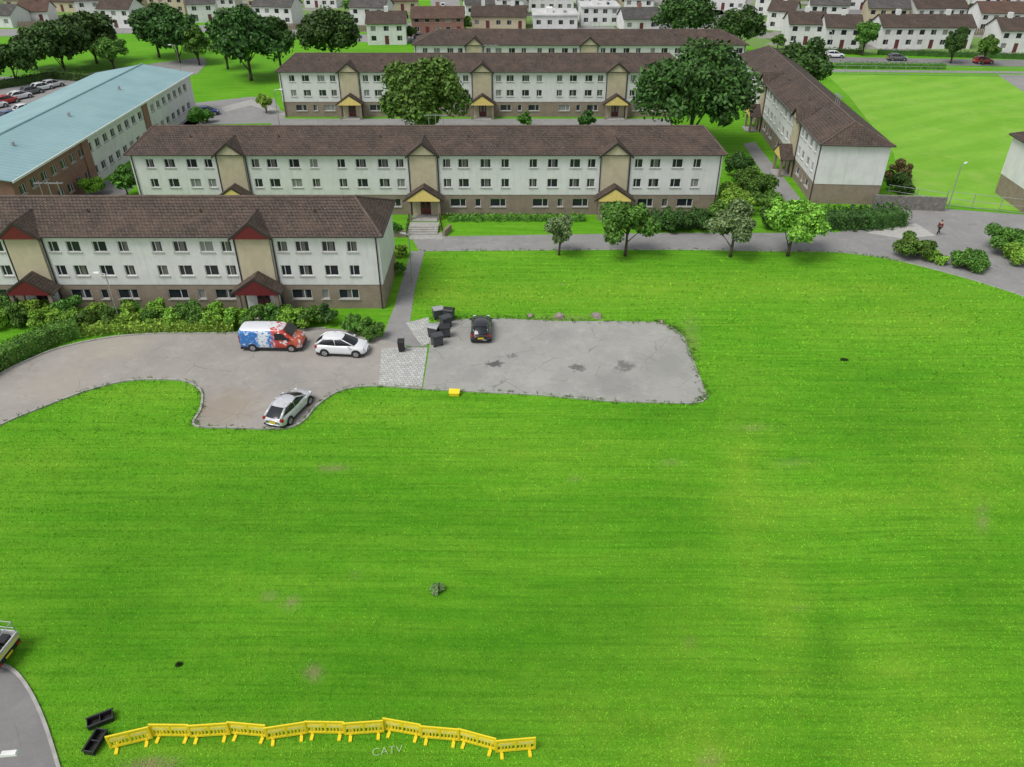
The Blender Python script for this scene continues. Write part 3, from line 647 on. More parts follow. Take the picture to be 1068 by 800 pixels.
# ---------------------------------------------------------------- distant houses
def house(label, u0, u1, vb, D=8.0, eh=4.9, rh=2.3, roof='tile_grey', wall='render', rz=0, group='distant houses', flat=False):
    xa, y = G(u0, vb); xb, _ = G(u1, vb); L = xb - xa
    t = thing('house' if not flat else 'flat_roofed_building', label, 'house' if not flat else 'building', (xa, y, 0), rz, group if not flat else None)
    nw = max(2, int(L / 2.6)); ops = []
    for i in range(nw):
        x = (i + .5) * L / nw
        for z in ((.9, 3.1) if eh > 4 else (1.0,)):
            if z < 1.5 and i % 3 == 1 and not flat: ops.append((x - .5, x + .5, .05, 2.1, 'd'))
            else: ops.append((x - .65, x + .65, z, z + 1.2, 'w'))
    mb = MB(); facade(mb, 0, L, 0, eh, 0, [o_[:4] for o_ in ops])
    mb.poly([(0, 0, 0), (0, 0, eh), (0, D, eh), (0, D, 0)]).poly([(L, 0, 0), (L, D, 0), (L, D, eh), (L, 0, eh)]).poly([(0, D, 0), (0, D, eh), (L, D, eh), (L, D, 0)])
    if not flat: mb.poly([(0, 0, eh), (0, D / 2, eh + rh), (0, D, eh)]).poly([(L, 0, eh), (L, D, eh), (L, D / 2, eh + rh)])
    mb.build('wall', M[wall], t)
    for a, b_, c, d, k_ in ops:
        if k_ == 'w': window(t, (a + b_) / 2, c, b_ - a, round(d - c, 2), 0, 1, False)
        else: MB().box(a, b_, .06, .1, c, d).build('door', M['door'], t)
    if flat:
        rr_ = MB().box(-.3, L + .3, -.3, D + .3, eh, eh + .35).build('roof', M['paleroof'], t)
        MB().box(L * .3, L * .45, D * .3, D * .6, eh + .352, eh + 1.5).build('roof_housing', M['render'], rr_)
        MB().box(L * .7, L * .76, D * .3, D * .5, eh + .352, eh + .9).build('roof_light', M['pane'], rr_)
    else:
        r = MB().slab([(-.3, -.4, eh - .1), (L + .3, -.4, eh - .1), (L + .3, D / 2, eh + rh), (-.3, D / 2, eh + rh)], .12).slab([(L + .3, D + .4, eh - .1), (-.3, D + .4, eh - .1), (-.3, D / 2, eh + rh), (L + .3, D / 2, eh + rh)], .12)
        r = r.build('roof', M[roof], t)
        for x in ([L * .5] if L < 14 else [L * .2, L * .75]): MB().box(x - .5, x + .5, D / 2 - .4, D / 2 + .4, eh + rh - .4, eh + rh + 1.0).build('chimney', M['redbrick'] if roof != 'tile' else M['render'], r)
    return t
g_, r_, b__, w_, c_, k_r = 'tile_grey', 'tile_red', 'tile', 'render', 'cream', 'redbrick'
HS = [
 ('grey-roofed terrace at the far top left corner', -30, 18, 28, g_, w_, -8, 3.2),
 ('brown-roofed house beside the top left terrace', 22, 50, 24, r_, w_, 10, 3.0),
 ('low grey-roofed house against the top edge, second at the left', 6, 48, 10, g_, c_, 0, 3),
 ('low brown house between the two top left dark trees', 52, 84, 12, b__, c_, -12, 3),
 ('grey-roofed house right of the top left dark trees', 82, 108, 20, g_, w_, 12, 4.9),
 ('white house behind the dark trees above the teal roof', 106, 140, 29, b__, w_, -6, 4.9),
 ('small house at the top edge above the tall dark tree', 112, 150, 10, g_, c_, 5, 3),
 ('brown-roofed terrace at the top edge left of the big round tree', 156, 196, 14, r_, c_, -8, 4.9),
 ('grey-roofed house left of the big broad tree', 198, 226, 24, g_, w_, 14, 4.9),
 ('white house touching the top edge above the large left tree', 212, 246, 8, g_, w_, 0, 3),
 ('white terrace between the two large trees on the left', 266, 308, 26, g_, w_, -10, 4.9),
 ('pale house at the top edge between the two large trees', 258, 296, 9, r_, c_, 6, 4.9),
 ('grey house at the top edge above the second large tree', 318, 352, 8, g_, w_, -5, 4.9),
 ('white house right of the second large tree, above the third block', 384, 424, 47, b__, w_, 3, 4.9),
 ('grey-roofed house behind the white house over the third block', 366, 404, 27, g_, w_, -10, 4.9),
 ('pale low house at the top edge left of the centre street', 404, 436, 12, r_, c_, 4, 3),
 ('small red-brown roofed house left of the farthest block', 430, 484, 37, r_, k_r, 2, 4.2),
 ('long dark-roofed house above the farthest block', 492, 548, 30, b__, c_, -3, 3.2),
 ('small grey-roofed house behind the long dark-roofed house', 486, 516, 17, g_, w_, 8, 3.2),
 ('dark-roofed house left of the flat white buildings', 520, 546, 17, b__, w_, -8, 4.9),
 ('dark-roofed house right of the flat white buildings', 650, 688, 33, g_, w_, 6, 3.2),
 ('brown-roofed house left of the round tree at the top edge', 650, 680, 17, b__, w_, -12, 4.9),
 ('low grey-roofed house at the top edge above the dark-roofed house', 646, 682, 6, g_, c_, 5, 3),
 ('grey-roofed house at the top edge right of the round tree', 740, 775, 10, g_, w_, -20, 4.9),
 ('white house at the left end of the top right street', 798, 824, 31, b__, w_, -28, 4.9),
 ('narrow grey-roofed house behind the left end of the top right street', 786, 812, 15, g_, w_, -28, 4.9),
 ('white brown-roofed house, first of the row facing the playing field', 820, 857, 47, b__, w_, -6, 4.9),
 ('white brown-roofed house, second of the row facing the playing field', 858, 894, 51, b__, w_, -6, 4.9),
 ('long white terrace just right of the roadside tree in the top right street', 916, 1010, 51, b__, w_, -1, 4.9),
 ('white terrace at the right edge behind the two small trees', 1038, 1100, 55, b__, w_, -3, 4.9),
 ('brown-roofed house in the second row at the top right corner', 1018, 1070, 34, r_, w_, -4, 4.9),
 ('grey-roofed house in the second row above the playing field', 902, 942, 28, g_, c_, -10, 4.9),
 ('brown-roofed terrace in the second row, middle of the top right', 952, 1006, 29, b__, w_, 4, 4.9),
 ('house at the top edge above the row facing the field', 842, 880, 24, g_, w_, -14, 4.9),
 ('brown-roofed house at the top edge behind the roadside tree', 884, 920, 10, r_, w_, -8, 4.9),
 ('house at the very top edge towards the right corner', 956, 1008, 9, g_, w_, -4, 4.9),
 ('last house at the very top right corner', 1022, 1072, 13, b__, w_, -4, 4.9),
]
for lb, u0, u1, vb, rf_, wl, ang, eh in HS: house(lb, u0, u1, vb, roof=rf_, wall=wl, rz=R(ang), eh=eh)
for lb, u0, u1, vb, eh, D_ in (('low white flat-roofed building behind the farthest block', 556, 602, 30, 3.2, 12), ('larger white flat-roofed building at the top edge centre', 552, 598, 12, 4.4, 16), ('flat-roofed white building left of the dark-roofed house', 606, 645, 27, 4.6, 12), ('small flat-roofed white building at the top edge', 602, 640, 7, 3.2, 14), ('low pale flat-roofed hall at the top edge left of centre', 488, 544, 5, 3.2, 14)):
    house(lb, u0, u1, vb, D=D_, eh=eh, flat=True)

# ---------------------------------------------------------------- trees
tree_px('huge round dark green tree behind the right end of the second block', 726, 154, 44, 142, 'leaf_dark', leaf=.36, dens=1.3, z0=1.2)
tree_px('large spreading green tree in front of the third block', 440, 152, 56, 102, 'leaf_mid', leaf=.32, z0=1.0, dens=1.1)
tree_px('dark round tree behind the block running beside the field', 838, 108, 38, 64, 'leaf_dark')
tree_px('small pale feathery tree, first in the row along the footpath', 584, 266, 221, 44, 'leaf_pale', leaf=.15, dens=.8, z0=.9)
tree_px('upright green tree, second in the row along the footpath', 655, 267, 204, 66, 'leaf_mid', leaf=.18, z0=.9)
tree_px('pale rounded tree, third in the row along the footpath', 767, 268, 211, 64, 'leaf_pale', leaf=.17, z0=.9)
tree_px('lime green spreading tree, last in the row along the footpath', 829, 267, 204, 80, 'leaf_lime', leaf=.19, z0=.9)
TL = [('dark tree at the left edge above the car park', 8, 88, 38, 58, 'leaf_dark'),
 ('broad dark tree above the car park, left of the conical one', 58, 76, 18, 78, 'leaf_dark'),
 ('dark tree top peeping above the car park trees', 92, 66, 10, 66, 'leaf_dark'),
 ('dark bushy tree between the left edge tree and the broad one', 30, 72, 26, 48, 'leaf_dark'),
 ('small green tree between the car park trees and the round one', 113, 72, 34, 38, 'leaf_mid'),
 ('tall dark tree near the top edge above the teal roof', 158, 60, 0, 58, 'leaf_dark'),
 ('rounded mid green tree beside the tall dark one', 180, 66, 10, 60, 'leaf_dark'),
 ('small tree at the bend of the far left road', 203, 68, 26, 34, 'leaf_mid'),
 ('big broad tree on the lawn left of the third block', 254, 84, 4, 86, 'leaf_dark'),
 ('second broad crown merging with the right of the big broad tree', 288, 76, 14, 54, 'leaf_dark'),
 ('smaller crown merging with the left of the big broad tree', 232, 72, 20, 40, 'leaf_mid'),
 ('dark tree behind the left end of the third block', 343, 66, 6, 78, 'leaf_dark'),
 ('round tree at the top edge above the farthest block', 714, 42, -6, 78, 'leaf_dark'),
 ('dark tree right of the round one at the top edge', 774, 58, 4, 56, 'leaf_dark'),
 ('roadside tree splitting the row of houses at the top right', 904, 58, 20, 28, 'leaf_mid'),
 ('small conical tree, left of the pair before the top right houses', 998, 66, 26, 28, 'leaf_dark'),
 ('small bushy tree, right of the pair before the top right houses', 1031, 68, 32, 28, 'leaf_mid'),
 ('tree at the top edge beside the far left houses', 128, 14, -14, 46, 'leaf_mid'),
 ('tree at the top edge left of the flat white buildings', 545, 8, -14, 30, 'leaf_dark'),
 ('tree at the top edge over the white house in the left middle', 372, 14, -6, 34, 'leaf_mid'),
 ('tree behind the top right second row of houses', 940, 14, -10, 36, 'leaf_mid'),
 ('small garden tree beside the long dark-roofed house', 485, 34, 14, 18, 'leaf_mid'),
 ('small garden tree between the white house and the red-brown one', 428, 44, 26, 16, 'leaf_dark'),
 ('little tree between the school yard and the lawn', 205, 134, 110, 28, 'leaf_mid'),
 ('young tree beside the brick end of the teal-roofed building', 128, 206, 172, 38, 'leaf_mid'),
 ('small tree left of the third block by the path', 276, 118, 98, 20, 'leaf_lime'),
 ('small dark tree beside the roof of the farthest block', 570, 48, 36, 26, 'leaf_mid'),
 ('garden tree behind the second row at the top right', 1010, 24, 4, 22, 'leaf_dark'),
 ('little street tree left of the row facing the field', 812, 52, 34, 18, 'leaf_mid'),
 ]
for lb, u, vb, vt, w, m_ in TL: tree_px(lb, u, vb, vt, w, m_)

# ---------------------------------------------------------------- shrubs and hedges
ORD = ['first', 'second', 'third', 'fourth', 'fifth', 'sixth', 'seventh', 'eighth', 'ninth', 'tenth', 'eleventh', 'twelfth', 'thirteenth', 'fourteenth', 'fifteenth', 'sixteenth', 'seventeenth', 'eighteenth']
ms = ['leaf_lime', 'leaf_mid', 'leaf_lime', 'leaf_lime', 'leaf_mid', 'leaf_mid', 'leaf_lime', 'leaf_mid']
xs_ = [4, 27, 50, 72, 94, 116, 138, 160, 182, 204, 226, 247, 268, 288, 308, 327]
for i, u in enumerate(xs_):
    x, y = G(u, 341 - (2 if i % 2 else 0)); shrub(ORD[i] + ' leafy shrub from the left in the bed before the nearest block', x, y, 3.1 + random.random() * .7, 1.5 + random.random() * .7, ms[i % 8], 3.0, 'shrubs in the bed before the nearest block')
for i, (u, v, w, h, m_) in enumerate([(10, 332, 3.4, 2.2, 'leaf_mid'), (42, 332, 3.4, 2.1, 'leaf_lime'), (74, 332, 3.2, 2.2, 'leaf_mid'), (106, 332, 3.0, 1.9, 'leaf_lime'), (136, 332, 3.0, 1.9, 'leaf_mid'), (166, 331, 3.0, 1.8, 'leaf_lime'), (196, 331, 2.8, 1.7, 'leaf_mid'), (224, 331, 2.6, 1.5, 'leaf_lime'), (300, 331, 2.4, 1.4, 'leaf_mid')]):
    x, y = G(u, v); shrub(ORD[i] + ' shrub from the left in the rear row against the nearest block', x, y, w, h, m_, 3.0, 'shrubs in the rear row against the nearest block')
hedge('clipped bright green hedge curving beside the road at the left edge', [(x_, y_ - 2) for x_, y_ in smooth([(-30, 402), (0, 385), (28, 371), (56, 359), (84, 351)], 4)], 1.7, 1.5, 'leaf_mid', dens=1.5, rag=.04, leaf=.1)
hedge('low clipped hedge from the curved one along the road towards the van', [(84, 349), (118, 346), (160, 344.5), (225, 344), (246, 344.5)], 1.2, .9, 'leaf_lime', dens=1.3, rag=.10, leaf=.11)
SH = [('dark dense shrub by the corner of the nearest block', 341, 338, 2.4, 2.0, 'leaf_dark'), ('low bushy shrub behind the white hatchback', 372, 346, 3.4, 1.4, 'leaf_mid'), ('rounded shrub right of the white hatchback', 391, 353, 2.6, 1.5, 'leaf_mid'),
 ('lime shrub at the right end wall of the nearest block', 419, 268, 1.8, 1.6, 'leaf_lime'), ('green shrub up the path beside the nearest block', 417, 286, 1.5, 1.5, 'leaf_mid'), ('shrub behind the nearest block at its right end', 414, 246, 2.2, 2.0, 'leaf_mid'),
 ('tall shrub left of the pale third footpath tree', 700, 240, 4.2, 2.8, 'leaf_dark'), ('wide dark shrub right of the second footpath tree', 724, 240, 4.4, 2.8, 'leaf_dark'), ('lime shrub behind the third footpath tree', 762, 222, 6, 3.6, 'leaf_lime'), ('big loose shrub at the right end of the second block', 782, 208, 6.5, 4.2, 'leaf_mid'), ('green shrub at the corner of the second block', 748, 236, 4, 3, 'leaf_mid'), ('shrub under the lime tree at the footpath', 806, 238, 4.4, 2.6, 'leaf_dark'), ('tall green shrub between the second block and the field block', 800, 224, 4.4, 3.2, 'leaf_mid'), ('dark shrub under the huge round tree', 770, 186, 5, 3.4, 'leaf_dark'),
 ('round dark shrub on the corner beside the footpath bend', 950, 268, 5.0, 2.5, 'leaf_mid'), ('smaller shrub left of it on the paved corner', 976, 274, 2.6, 1.4, 'leaf_lime'), ('low wide shrub beside the curved footpath', 1008, 279, 4.8, 1.9, 'leaf_mid'), ('tall shrub at the right edge beside the pale block', 1046, 262, 5.6, 3.0, 'leaf_mid'), ('bright shrub at the right edge below the pale block', 1064, 274, 4.4, 2.4, 'leaf_lime'), ('purple-brown shrub at the corner of the field', 936, 190, 4.4, 3.0, 'leaf_red'), ('green shrub beside the bronze one at the field corner', 936, 200, 4.6, 2.6, 'leaf_dark'),
 ('small bush before the third block, left of the middle porch', 548, 133, 3.2, 2.6, 'leaf_mid'), ('small bush before the third block, right of the middle porch', 612, 133, 3.6, 3.4, 'leaf_dark'), ('bush behind the farthest block roof', 680, 56, 4, 3, 'leaf_mid'), ('shrub on the lawn by the teal-roofed building', 216, 128, 3, 2, 'leaf_mid'), ('shrub by the brick end of the teal-roofed building', 100, 204, 4, 2.6, 'leaf_lime'), ('bush at the left of the school yard path', 150, 178, 3.4, 2.8, 'leaf_mid')]
for lb, u, v, w, h, m_ in SH:
    x, y = G(u, v); shrub(lb, x, y, w, h, m_)
hedge('long dark hedge before the block beside the field', [(858, 236), (900, 236), (938, 232)], 3.0, 1.9, 'leaf_dark', rag=.25)
hedge('low hedge along the front of the second block, right part', [(672, 236), (742, 236)], 2.2, 1.6, 'leaf_dark', rag=.3)
hedge('thin low hedge along the front of the second block, middle part', [(468, 230), (610, 230)], .8, .7, 'leaf_mid', rag=.12)
hedge('hedge along the far side of the left car park', [(-20, 96), (60, 82), (100, 86)], 1.6, 1.6, 'leaf_dark', dens=.4)
hedge('hedge along the gardens of the top right houses', [(820, 54), (900, 57)], 1.2, 1.2, 'leaf_dark', dens=.3)
hedge('hedge at the right gardens of the top right street', [(915, 57), (1080, 62)], 1.2, 1.2, 'leaf_dark', dens=.3)
hedge('hedge along the path at the far side of the playing field', [(870, 71), (985, 72)], 1.4, 1.2, 'leaf_mid', dens=.3)

wc = []
def along(px, n, amp):
    pts = [G(*p) for p in px]
    for _ in range(n):
        i = random.randrange(len(pts) - 1); t_ = random.random()
        wc.append((pts[i][0] * (1 - t_) + pts[i + 1][0] * t_ + random.gauss(0, amp), pts[i][1] * (1 - t_) + pts[i + 1][1] * t_ + random.gauss(0, amp)))
along([(690, 336), (703, 342), (714, 352), (722, 372), (738, 413)], 160, .28); along([(738, 413), (720, 421), (640, 419), (560, 412), (441, 406)], 130, .16)
along([(450, 333), (520, 331), (585, 334), (690, 336)], 160, .25); along(ROAD_LOW, 220, .16); along(EW_LOW[:30], 150, .14)
wc = np.array(wc); rep = 9
c = np.repeat(wc, rep, axis=0) + rng.normal(size=(len(wc) * rep, 2)) * .09
c3 = np.stack([c[:, 0], c[:, 1], rng.uniform(.02, .16, len(c))], -1)
o = bpy.data.objects.new('weeds', np_mesh('weeds', leafquads(c3, rng.normal(size=c3.shape) * .5, .055), M['leaf_mid'])); link(o)
tag(o, 'scruffy weeds along the edges of the tarmac and kerbs', 'weeds', kind='stuff')
x, y = G(456, 616); shrub('small isolated weed clump in the middle of the lawn', x, y, 1.1, .5, 'leaf_pale', .8, name='weed_clump')
x, y = G(187, 694); shrub('tiny dark weed clump on the lawn above the black troughs', x, y, .4, .12, 'leaf_dark', .2, name='weed_clump', dens=.3)
x, y = G(880, 376); shrub('tiny dark weed clump on the lawn right of the car park', x, y, .8, .15, 'leaf_dark', .3, name='weed_clump', dens=.4)

# ---------------------------------------------------------------- cars
def loft(st, Lc, ring):
    mb = MB(); rings = []
    for (fx, hw, zb, zt) in st:
        pts = ring(hw, zb, zt); full = [(fx, y, z) for y, z in pts] + [(fx, -y, z) for y, z in reversed(pts[:-1])]
        b = len(mb.v); mb.v += full; rings.append((b, len(full)))
    for (a, n), (b, _) in zip(rings[:-1], rings[1:]):
        for i in range(n):
            j = (i + 1) % n; mb.f.append((a + i, a + j, b + j, b + i))
    a, n = rings[0]; mb.f.append(tuple(a + i for i in range(n))); a, n = rings[-1]; mb.f.append(tuple(a + i for i in reversed(range(n))))
    mb.f = [tuple(reversed(f)) for f in mb.f]
    return mb
def wheels(t, xf, xr, hw, r):
    tm = MB(); tm.bar((0, -.11, 0), (0, .11, 0), r, r, 20); rm = MB(); rm.bar((0, -.118, 0), (0, .118, 0), r * .66, r * .66, 12)
    for k_ in range(5):
        a = k_ * math.tau / 5; rm.bar((r * .12 * math.cos(a), -.125, r * .12 * math.sin(a)), (r * .6 * math.cos(a), -.125, r * .6 * math.sin(a)), .03)
    tme = tm.mesh('wheel', M['tyre']); rme = rm.mesh('rim', M['alloy'])
    am = MB(); am.bar((0, -.06, 0), (0, .06, 0), r + .07, r + .07, 20); ame = am.mesh('wheel_arch', M['black'])
    for x in (xf, xr):
        for s in (-1, 1):
            place(ame, 'wheel_arch', t, (x, s * (hw - .055), r + .01))
            w = place(tme, 'wheel', t, (x, s * (hw - .09), r)); place(rme, 'rim', w, (0, 0, 0))
def car(label, loc, rz, paint, L=4.3, Wd=1.8, Hh=1.5, belt=1.0, kind='hatch', group=None):
    t = thing('parked_car', label, 'car', loc, rz, group); hw = Wd / 2
    ring = lambda w, zb, zt: [(w * .90, zb), (w, zb + .12), (w * 1.0, zt * .60), (w * .975, zt - .14), (w * .87, zt - .01), (w * .45, zt + .04), (0, zt + .055)]
    st = [(-.5, .66, .38, .70), (-.485, .84, .30, .86), (-.45, .94, .22, .97), (-.36, 1.0, .19, 1.0), (-.15, .985, .19, 1.0), (.1, .985, .19, 1.0), (.24, 1.0, .19, .97), (.34, .98, .20, .90), (.41, .92, .22, .82), (.465, .80, .26, .72), (.5, .52, .36, .56)]
    st = [(a * L, b_ * hw, c, d * belt) for a, b_, c, d in st]
    loft(st, L, ring).build('body', M[paint], t, smooth=True, sub=1)
    xr0, xf0 = -.465 * L, .275 * L
    xr1, xf1 = (-.31 * L if kind == 'hatch' else -.27 * L), .03 * L
    b0, b1 = hw * .90, hw * .69; z0, z1 = belt - .05, Hh - .07
    A = [(xr0, -b0 * .82, z0), (xf0, -b0 * .82, z0 - .02), (xf0, b0 * .82, z0 - .02), (xr0, b0 * .82, z0)]; B = [(xr1, -b1 * .90, z1 - .04), (xf1, -b1 * .95, z1), (xf1, b1 * .95, z1), (xr1, b1 * .90, z1 - .04)]
    def bulge(a, b_, c, d, nm_, ax, amt, vb=.02):
        mb = MB(); g_ = []
        for i in range(7):
            for j in range(4):
                u_, v_ = i / 6, j / 3
                p = Vector(a).lerp(Vector(b_), u_).lerp(Vector(d).lerp(Vector(c), u_), v_)
                p += Vector(ax) * (amt * (1 - (2 * u_ - 1) ** 2) + vb * (1 - (2 * v_ - 1) ** 2)); g_.append(tuple(p))
        mb.v = g_
        for i in range(6):
            for j in range(3): mb.f.append((i * 4 + j, (i + 1) * 4 + j, (i + 1) * 4 + j + 1, i * 4 + j + 1))
        return mb.build(nm_, M['carglass'], t, smooth=True)
    bulge(A[1], A[2], B[2], B[1], 'windscreen', (1, 0, .3), .15, .03)
    bulge(A[3], A[0], B[0], B[3], 'rear_window', (-1, 0, .3), .11, .04)
    bulge(A[0], A[1], B[1], B[0], 'side_window', (0, -1, 0), .11, .03); bulge(A[2], A[3], B[3], B[2], 'side_window', (0, 1, 0), .11, .03)
    rf = MB(); g_ = []
    nx_, ny_ = 8, 8
    for i in range(nx_ + 1):
        for j in range(ny_ + 1):
            u_, v_ = i / nx_ * 2 - 1, j / ny_ * 2 - 1
            x = (xr1 + xf1) / 2 + u_ * ((xf1 - xr1) / 2 + .08); y = v_ * (b1 + .06) * (1 - .08 * u_ * u_)
            g_.append((x + (.12 if u_ > 0 else -.10) * abs(u_) * (1 - v_ * v_), y, z1 + .11 - .10 * u_ * u_ - .10 * v_ ** 4))
    rf.v = g_
    for i in range(nx_):
        for j in range(ny_): a = i * (ny_ + 1) + j; rf.f.append((a, a + ny_ + 1, a + ny_ + 2, a + 1))
    for q_, (p, q) in enumerate(((A[0], B[0]), (A[1], B[1]), (A[2], B[2]), (A[3], B[3]))):
        rr_ = (.11, .055, .055, .11)[q_]; rf.bar(p, (q[0], q[1], q[2] + .03), rr_, rr_ * .75, 8)
    for s in (-1, 1):
        rf.bar((-.08 * L, s * (b0 * .82 + .10), z0), (-.10 * L, s * (b1 * .93 + .10), z1 + .01), .04, .035)
        rf.bar((xr1, s * (b1 * .92), z1 + .0), (-.13 * L, s * (b1 * .93 + .10), z1 + .03), .045); rf.bar((-.13 * L, s * (b1 * .93 + .10), z1 + .03), (xf1, s * (b1 * .96), z1 + .015), .045)
    roof = rf.build('roof', M[paint], t, smooth=True)
    wheels(t, .31 * L, -.30 * L, hw, .34)
    for s in (-1, 1):
        MB().box(.395 * L, .460 * L, s * hw * .68 - .15, s * hw * .68 + .15, belt * .62, belt * .80, .05, .03).build('headlight', M['lampglass'], t, bevel=.03)
        MB().box(-.487 * L, -.44 * L, s * hw * .78 - .13, s * hw * .78 + .13, belt * .70, belt * .93, .01, .02).build('tail_light', M['tail'], t, bevel=.02)
        MB().box(.17 * L, .20 * L + .03, s * (hw + .08) - .08, s * (hw + .08) + .08, belt - .05, belt + .08).build('wing_mirror', M[paint], t, bevel=.03)
    MB().box(-.507 * L, -.49 * L, -.26, .26, .54, .66).build('number_plate', M['plate'], t); MB().box(.49 * L, .505 * L, -.26, .26, .38, .49).build('number_plate', M['whiteplate'], t)
    MB().box(.478 * L, .503 * L, -.4, .4, .40, .52).build('grille', M['black'], t)
    MB().box(-.47 * L, .45 * L, -hw * .96, hw * .96, .17, .28).build('sill_trim', M['black'], t)
    return t
def head(u0, v0, u1, v1):
    a, b_ = G(u0, v0), G(u1, v1); return math.atan2(b_[1] - a[1], b_[0] - a[0])
car('white hatchback parked beside the painted van', G(358, 367), R(-5), 'white_paint', 4.45, 1.86, 1.62, 1.08)
car('silver car parked alone in the kerbside bay', G(303, 430), head(290, 438, 318, 410), 'silver_paint', 4.6, 1.84, 1.5, 1.0, 'saloon')
car('black car parked alone on the large tarmac area', G(502, 347), R(91), 'black_paint', 4.2, 1.8, 1.5, 1.0)
car('red car in the car park left of the teal-roofed building', G(8, 108), R(60), 'red_paint', 4.2, group='cars in the far left car park')
fc_ = [(22, 103, 'white_paint', 'white car right of the red car in the far left car park'), (34, 98, 'grey_paint', 'grey car in the middle of the far left car park'), (-4, 113, 'white_paint', 'white car at the left edge in the far left car park'), (45, 94, 'white_paint', 'white car at the right end of the far left car park'), (14, 124, 'blue_paint', 'blue car in the nearer row of the far left car park'), (2, 133, 'white_paint', 'white car in the nearer row at the left edge'), (28, 117, 'white_paint', 'white car at the end of the nearer row'), (56, 91, 'silver_paint', 'silver car farthest right in the far row')]
for u, v, p, lb in fc_: car(lb, G(u, v), R(60), p, 4.2, group='cars in the far left car park')
car('white car parked before the row of houses at top right', G(870, 60), R(-5), 'white_paint', 4.3); car('red car parked on the street at top right', G(1025, 66), R(-2), 'red_paint', 4.3); car('dark car on the top right street', G(935, 63), R(-2), 'grey_paint', 4.3)
car('dark car on the far road above the third block', G(440, 41), R(3), 'grey_paint', 4.3); car('white car on the far road above the third block', G(320, 38), R(3), 'white_paint', 4.3)
car('dark blue car parked on the paving left of the third block', G(216, 120), R(20), 'blue_paint', 4.3)
car('white car on the small car park before the flat white buildings', G(590, 36), R(80), 'white_paint', 4.3); car('red car on the small car park before the flat white buildings', G(606, 36), R(80), 'red_paint', 4.3); car('white car at the far end of the middle street', G(462, 8), R(95), 'white_paint', 4.3)

m, nt, b = newmat('van_artwork'); co = coords(nt); s = N(nt, 'ShaderNodeSeparateXYZ', {0: co})
nz = noise(nt, co, 1.6, 5, .7); xx = math_(nt, 'ADD', s.outputs[0], math_(nt, 'MULTIPLY_ADD', nz, 1.6, -.8))
col = mix(nt, ramp(nt, xx, .15, .25), (.03, .15, .45), (.48, .05, .03))
col = mix(nt, math_(nt, 'MULTIPLY', ramp(nt, xx, -1.0, -.9), math_(nt, 'SUBTRACT', 1.0, ramp(nt, xx, -.2, -.1))), col, (.68, .70, .73))
col = mix(nt, ramp(nt, xx, 1.7, 1.8), col, (.50, .09, .04))
col = mix(nt, ramp(nt, noise(nt, co, 2.6, 4, .6), .57, .60), col, (.72, .73, .75))
col = mix(nt, math_(nt, 'MULTIPLY', ramp(nt, noise(nt, co, 4.2, 3, .6), .55, .59), math_(nt, 'LESS_THAN', s.outputs[0], 0.5)), col, (.08, .30, .62))
col = mix(nt, math_(nt, 'GREATER_THAN', s.outputs[2], 1.98), col, mix(nt, ramp(nt, math_(nt, 'ADD', nz, math_(nt, 'MULTIPLY', s.outputs[0], .12)), .60, .62), (.64, .66, .69), (.48, .07, .05)))
nt.links.new(col, b.inputs['Base Color']); b.inputs['Roughness'].default_value = .35; b.inputs['Coat Weight'].default_value = .5
M['vanart'] = m
t = thing('painted_van', 'van covered in red, white and blue artwork parked nose right', 'van', G(287, 361), R(-2))
L = 5.3; ring = lambda w, zb, zt: [(w * .92, zb), (w, zb + .15), (w, min(zt * .55, 1.1)), (w * .97, min(zt - .25, zt * .8)), (w * .88, zt - .07), (w * .55, zt), (0, zt + .03)]
st = [(-2.65, .90, .42, 1.9), (-2.6, .98, .3, 2.05), (-2.3, 1.0, .25, 2.1), (-.5, 1.0, .25, 2.14), (.8, 1.0, .25, 2.12), (1.15, .99, .25, 2.02), (1.95, .97, .25, 1.36), (2.15, .96, .25, 1.22), (2.45, .90, .27, 1.08), (2.6, .80, .3, .92), (2.68, .66, .38, .72)]
loft(st, L, ring).build('body', M['vanart'], t, smooth=True, sub=1)
MB().poly([(1.22, -.74, 1.99), (1.92, -.84, 1.42), (1.92, .84, 1.42), (1.22, .74, 1.99)]).build('windscreen', M['carglass'], t).location = (.04, 0, .06)
for s in (-1, 1):
    MB().poly([(.45, s * .99, 1.18), (1.7, s * .985, 1.2), (1.15, s * .93, 1.78), (.45, s * .94, 1.80)]).build('side_window', M['carglass'], t).location = (0, s * .035, 0)
    MB().box(1.55, 1.7, s * 1.12 - .1, s * 1.12 + .1, 1.18, 1.43).build('wing_mirror', M['black'], t, bevel=.03)
    MB().box(2.38, 2.58, s * .70 - .14, s * .70 + .14, .78, 1.0, .05).build('headlight', M['lampglass'], t, bevel=.03)
    MB().box(-2.68, -2.62, s * .88 - .07, s * .88 + .07, .8, 1.5).build('tail_light', M['tail'], t)
MB().box(-2.66, 2.60, -.97, .97, .22, .38).build('sill_trim', M['black'], t); MB().box(2.58, 2.70, -.7, .7, .32, .62).build('bumper', M['black'], t, bevel=.03)
MB().box(-2.69, -2.655, -.7, .7, 1.25, 1.75).build('rear_window', M['carglass'], t)
wheels(t, 1.75, -1.6, 1.0, .34)

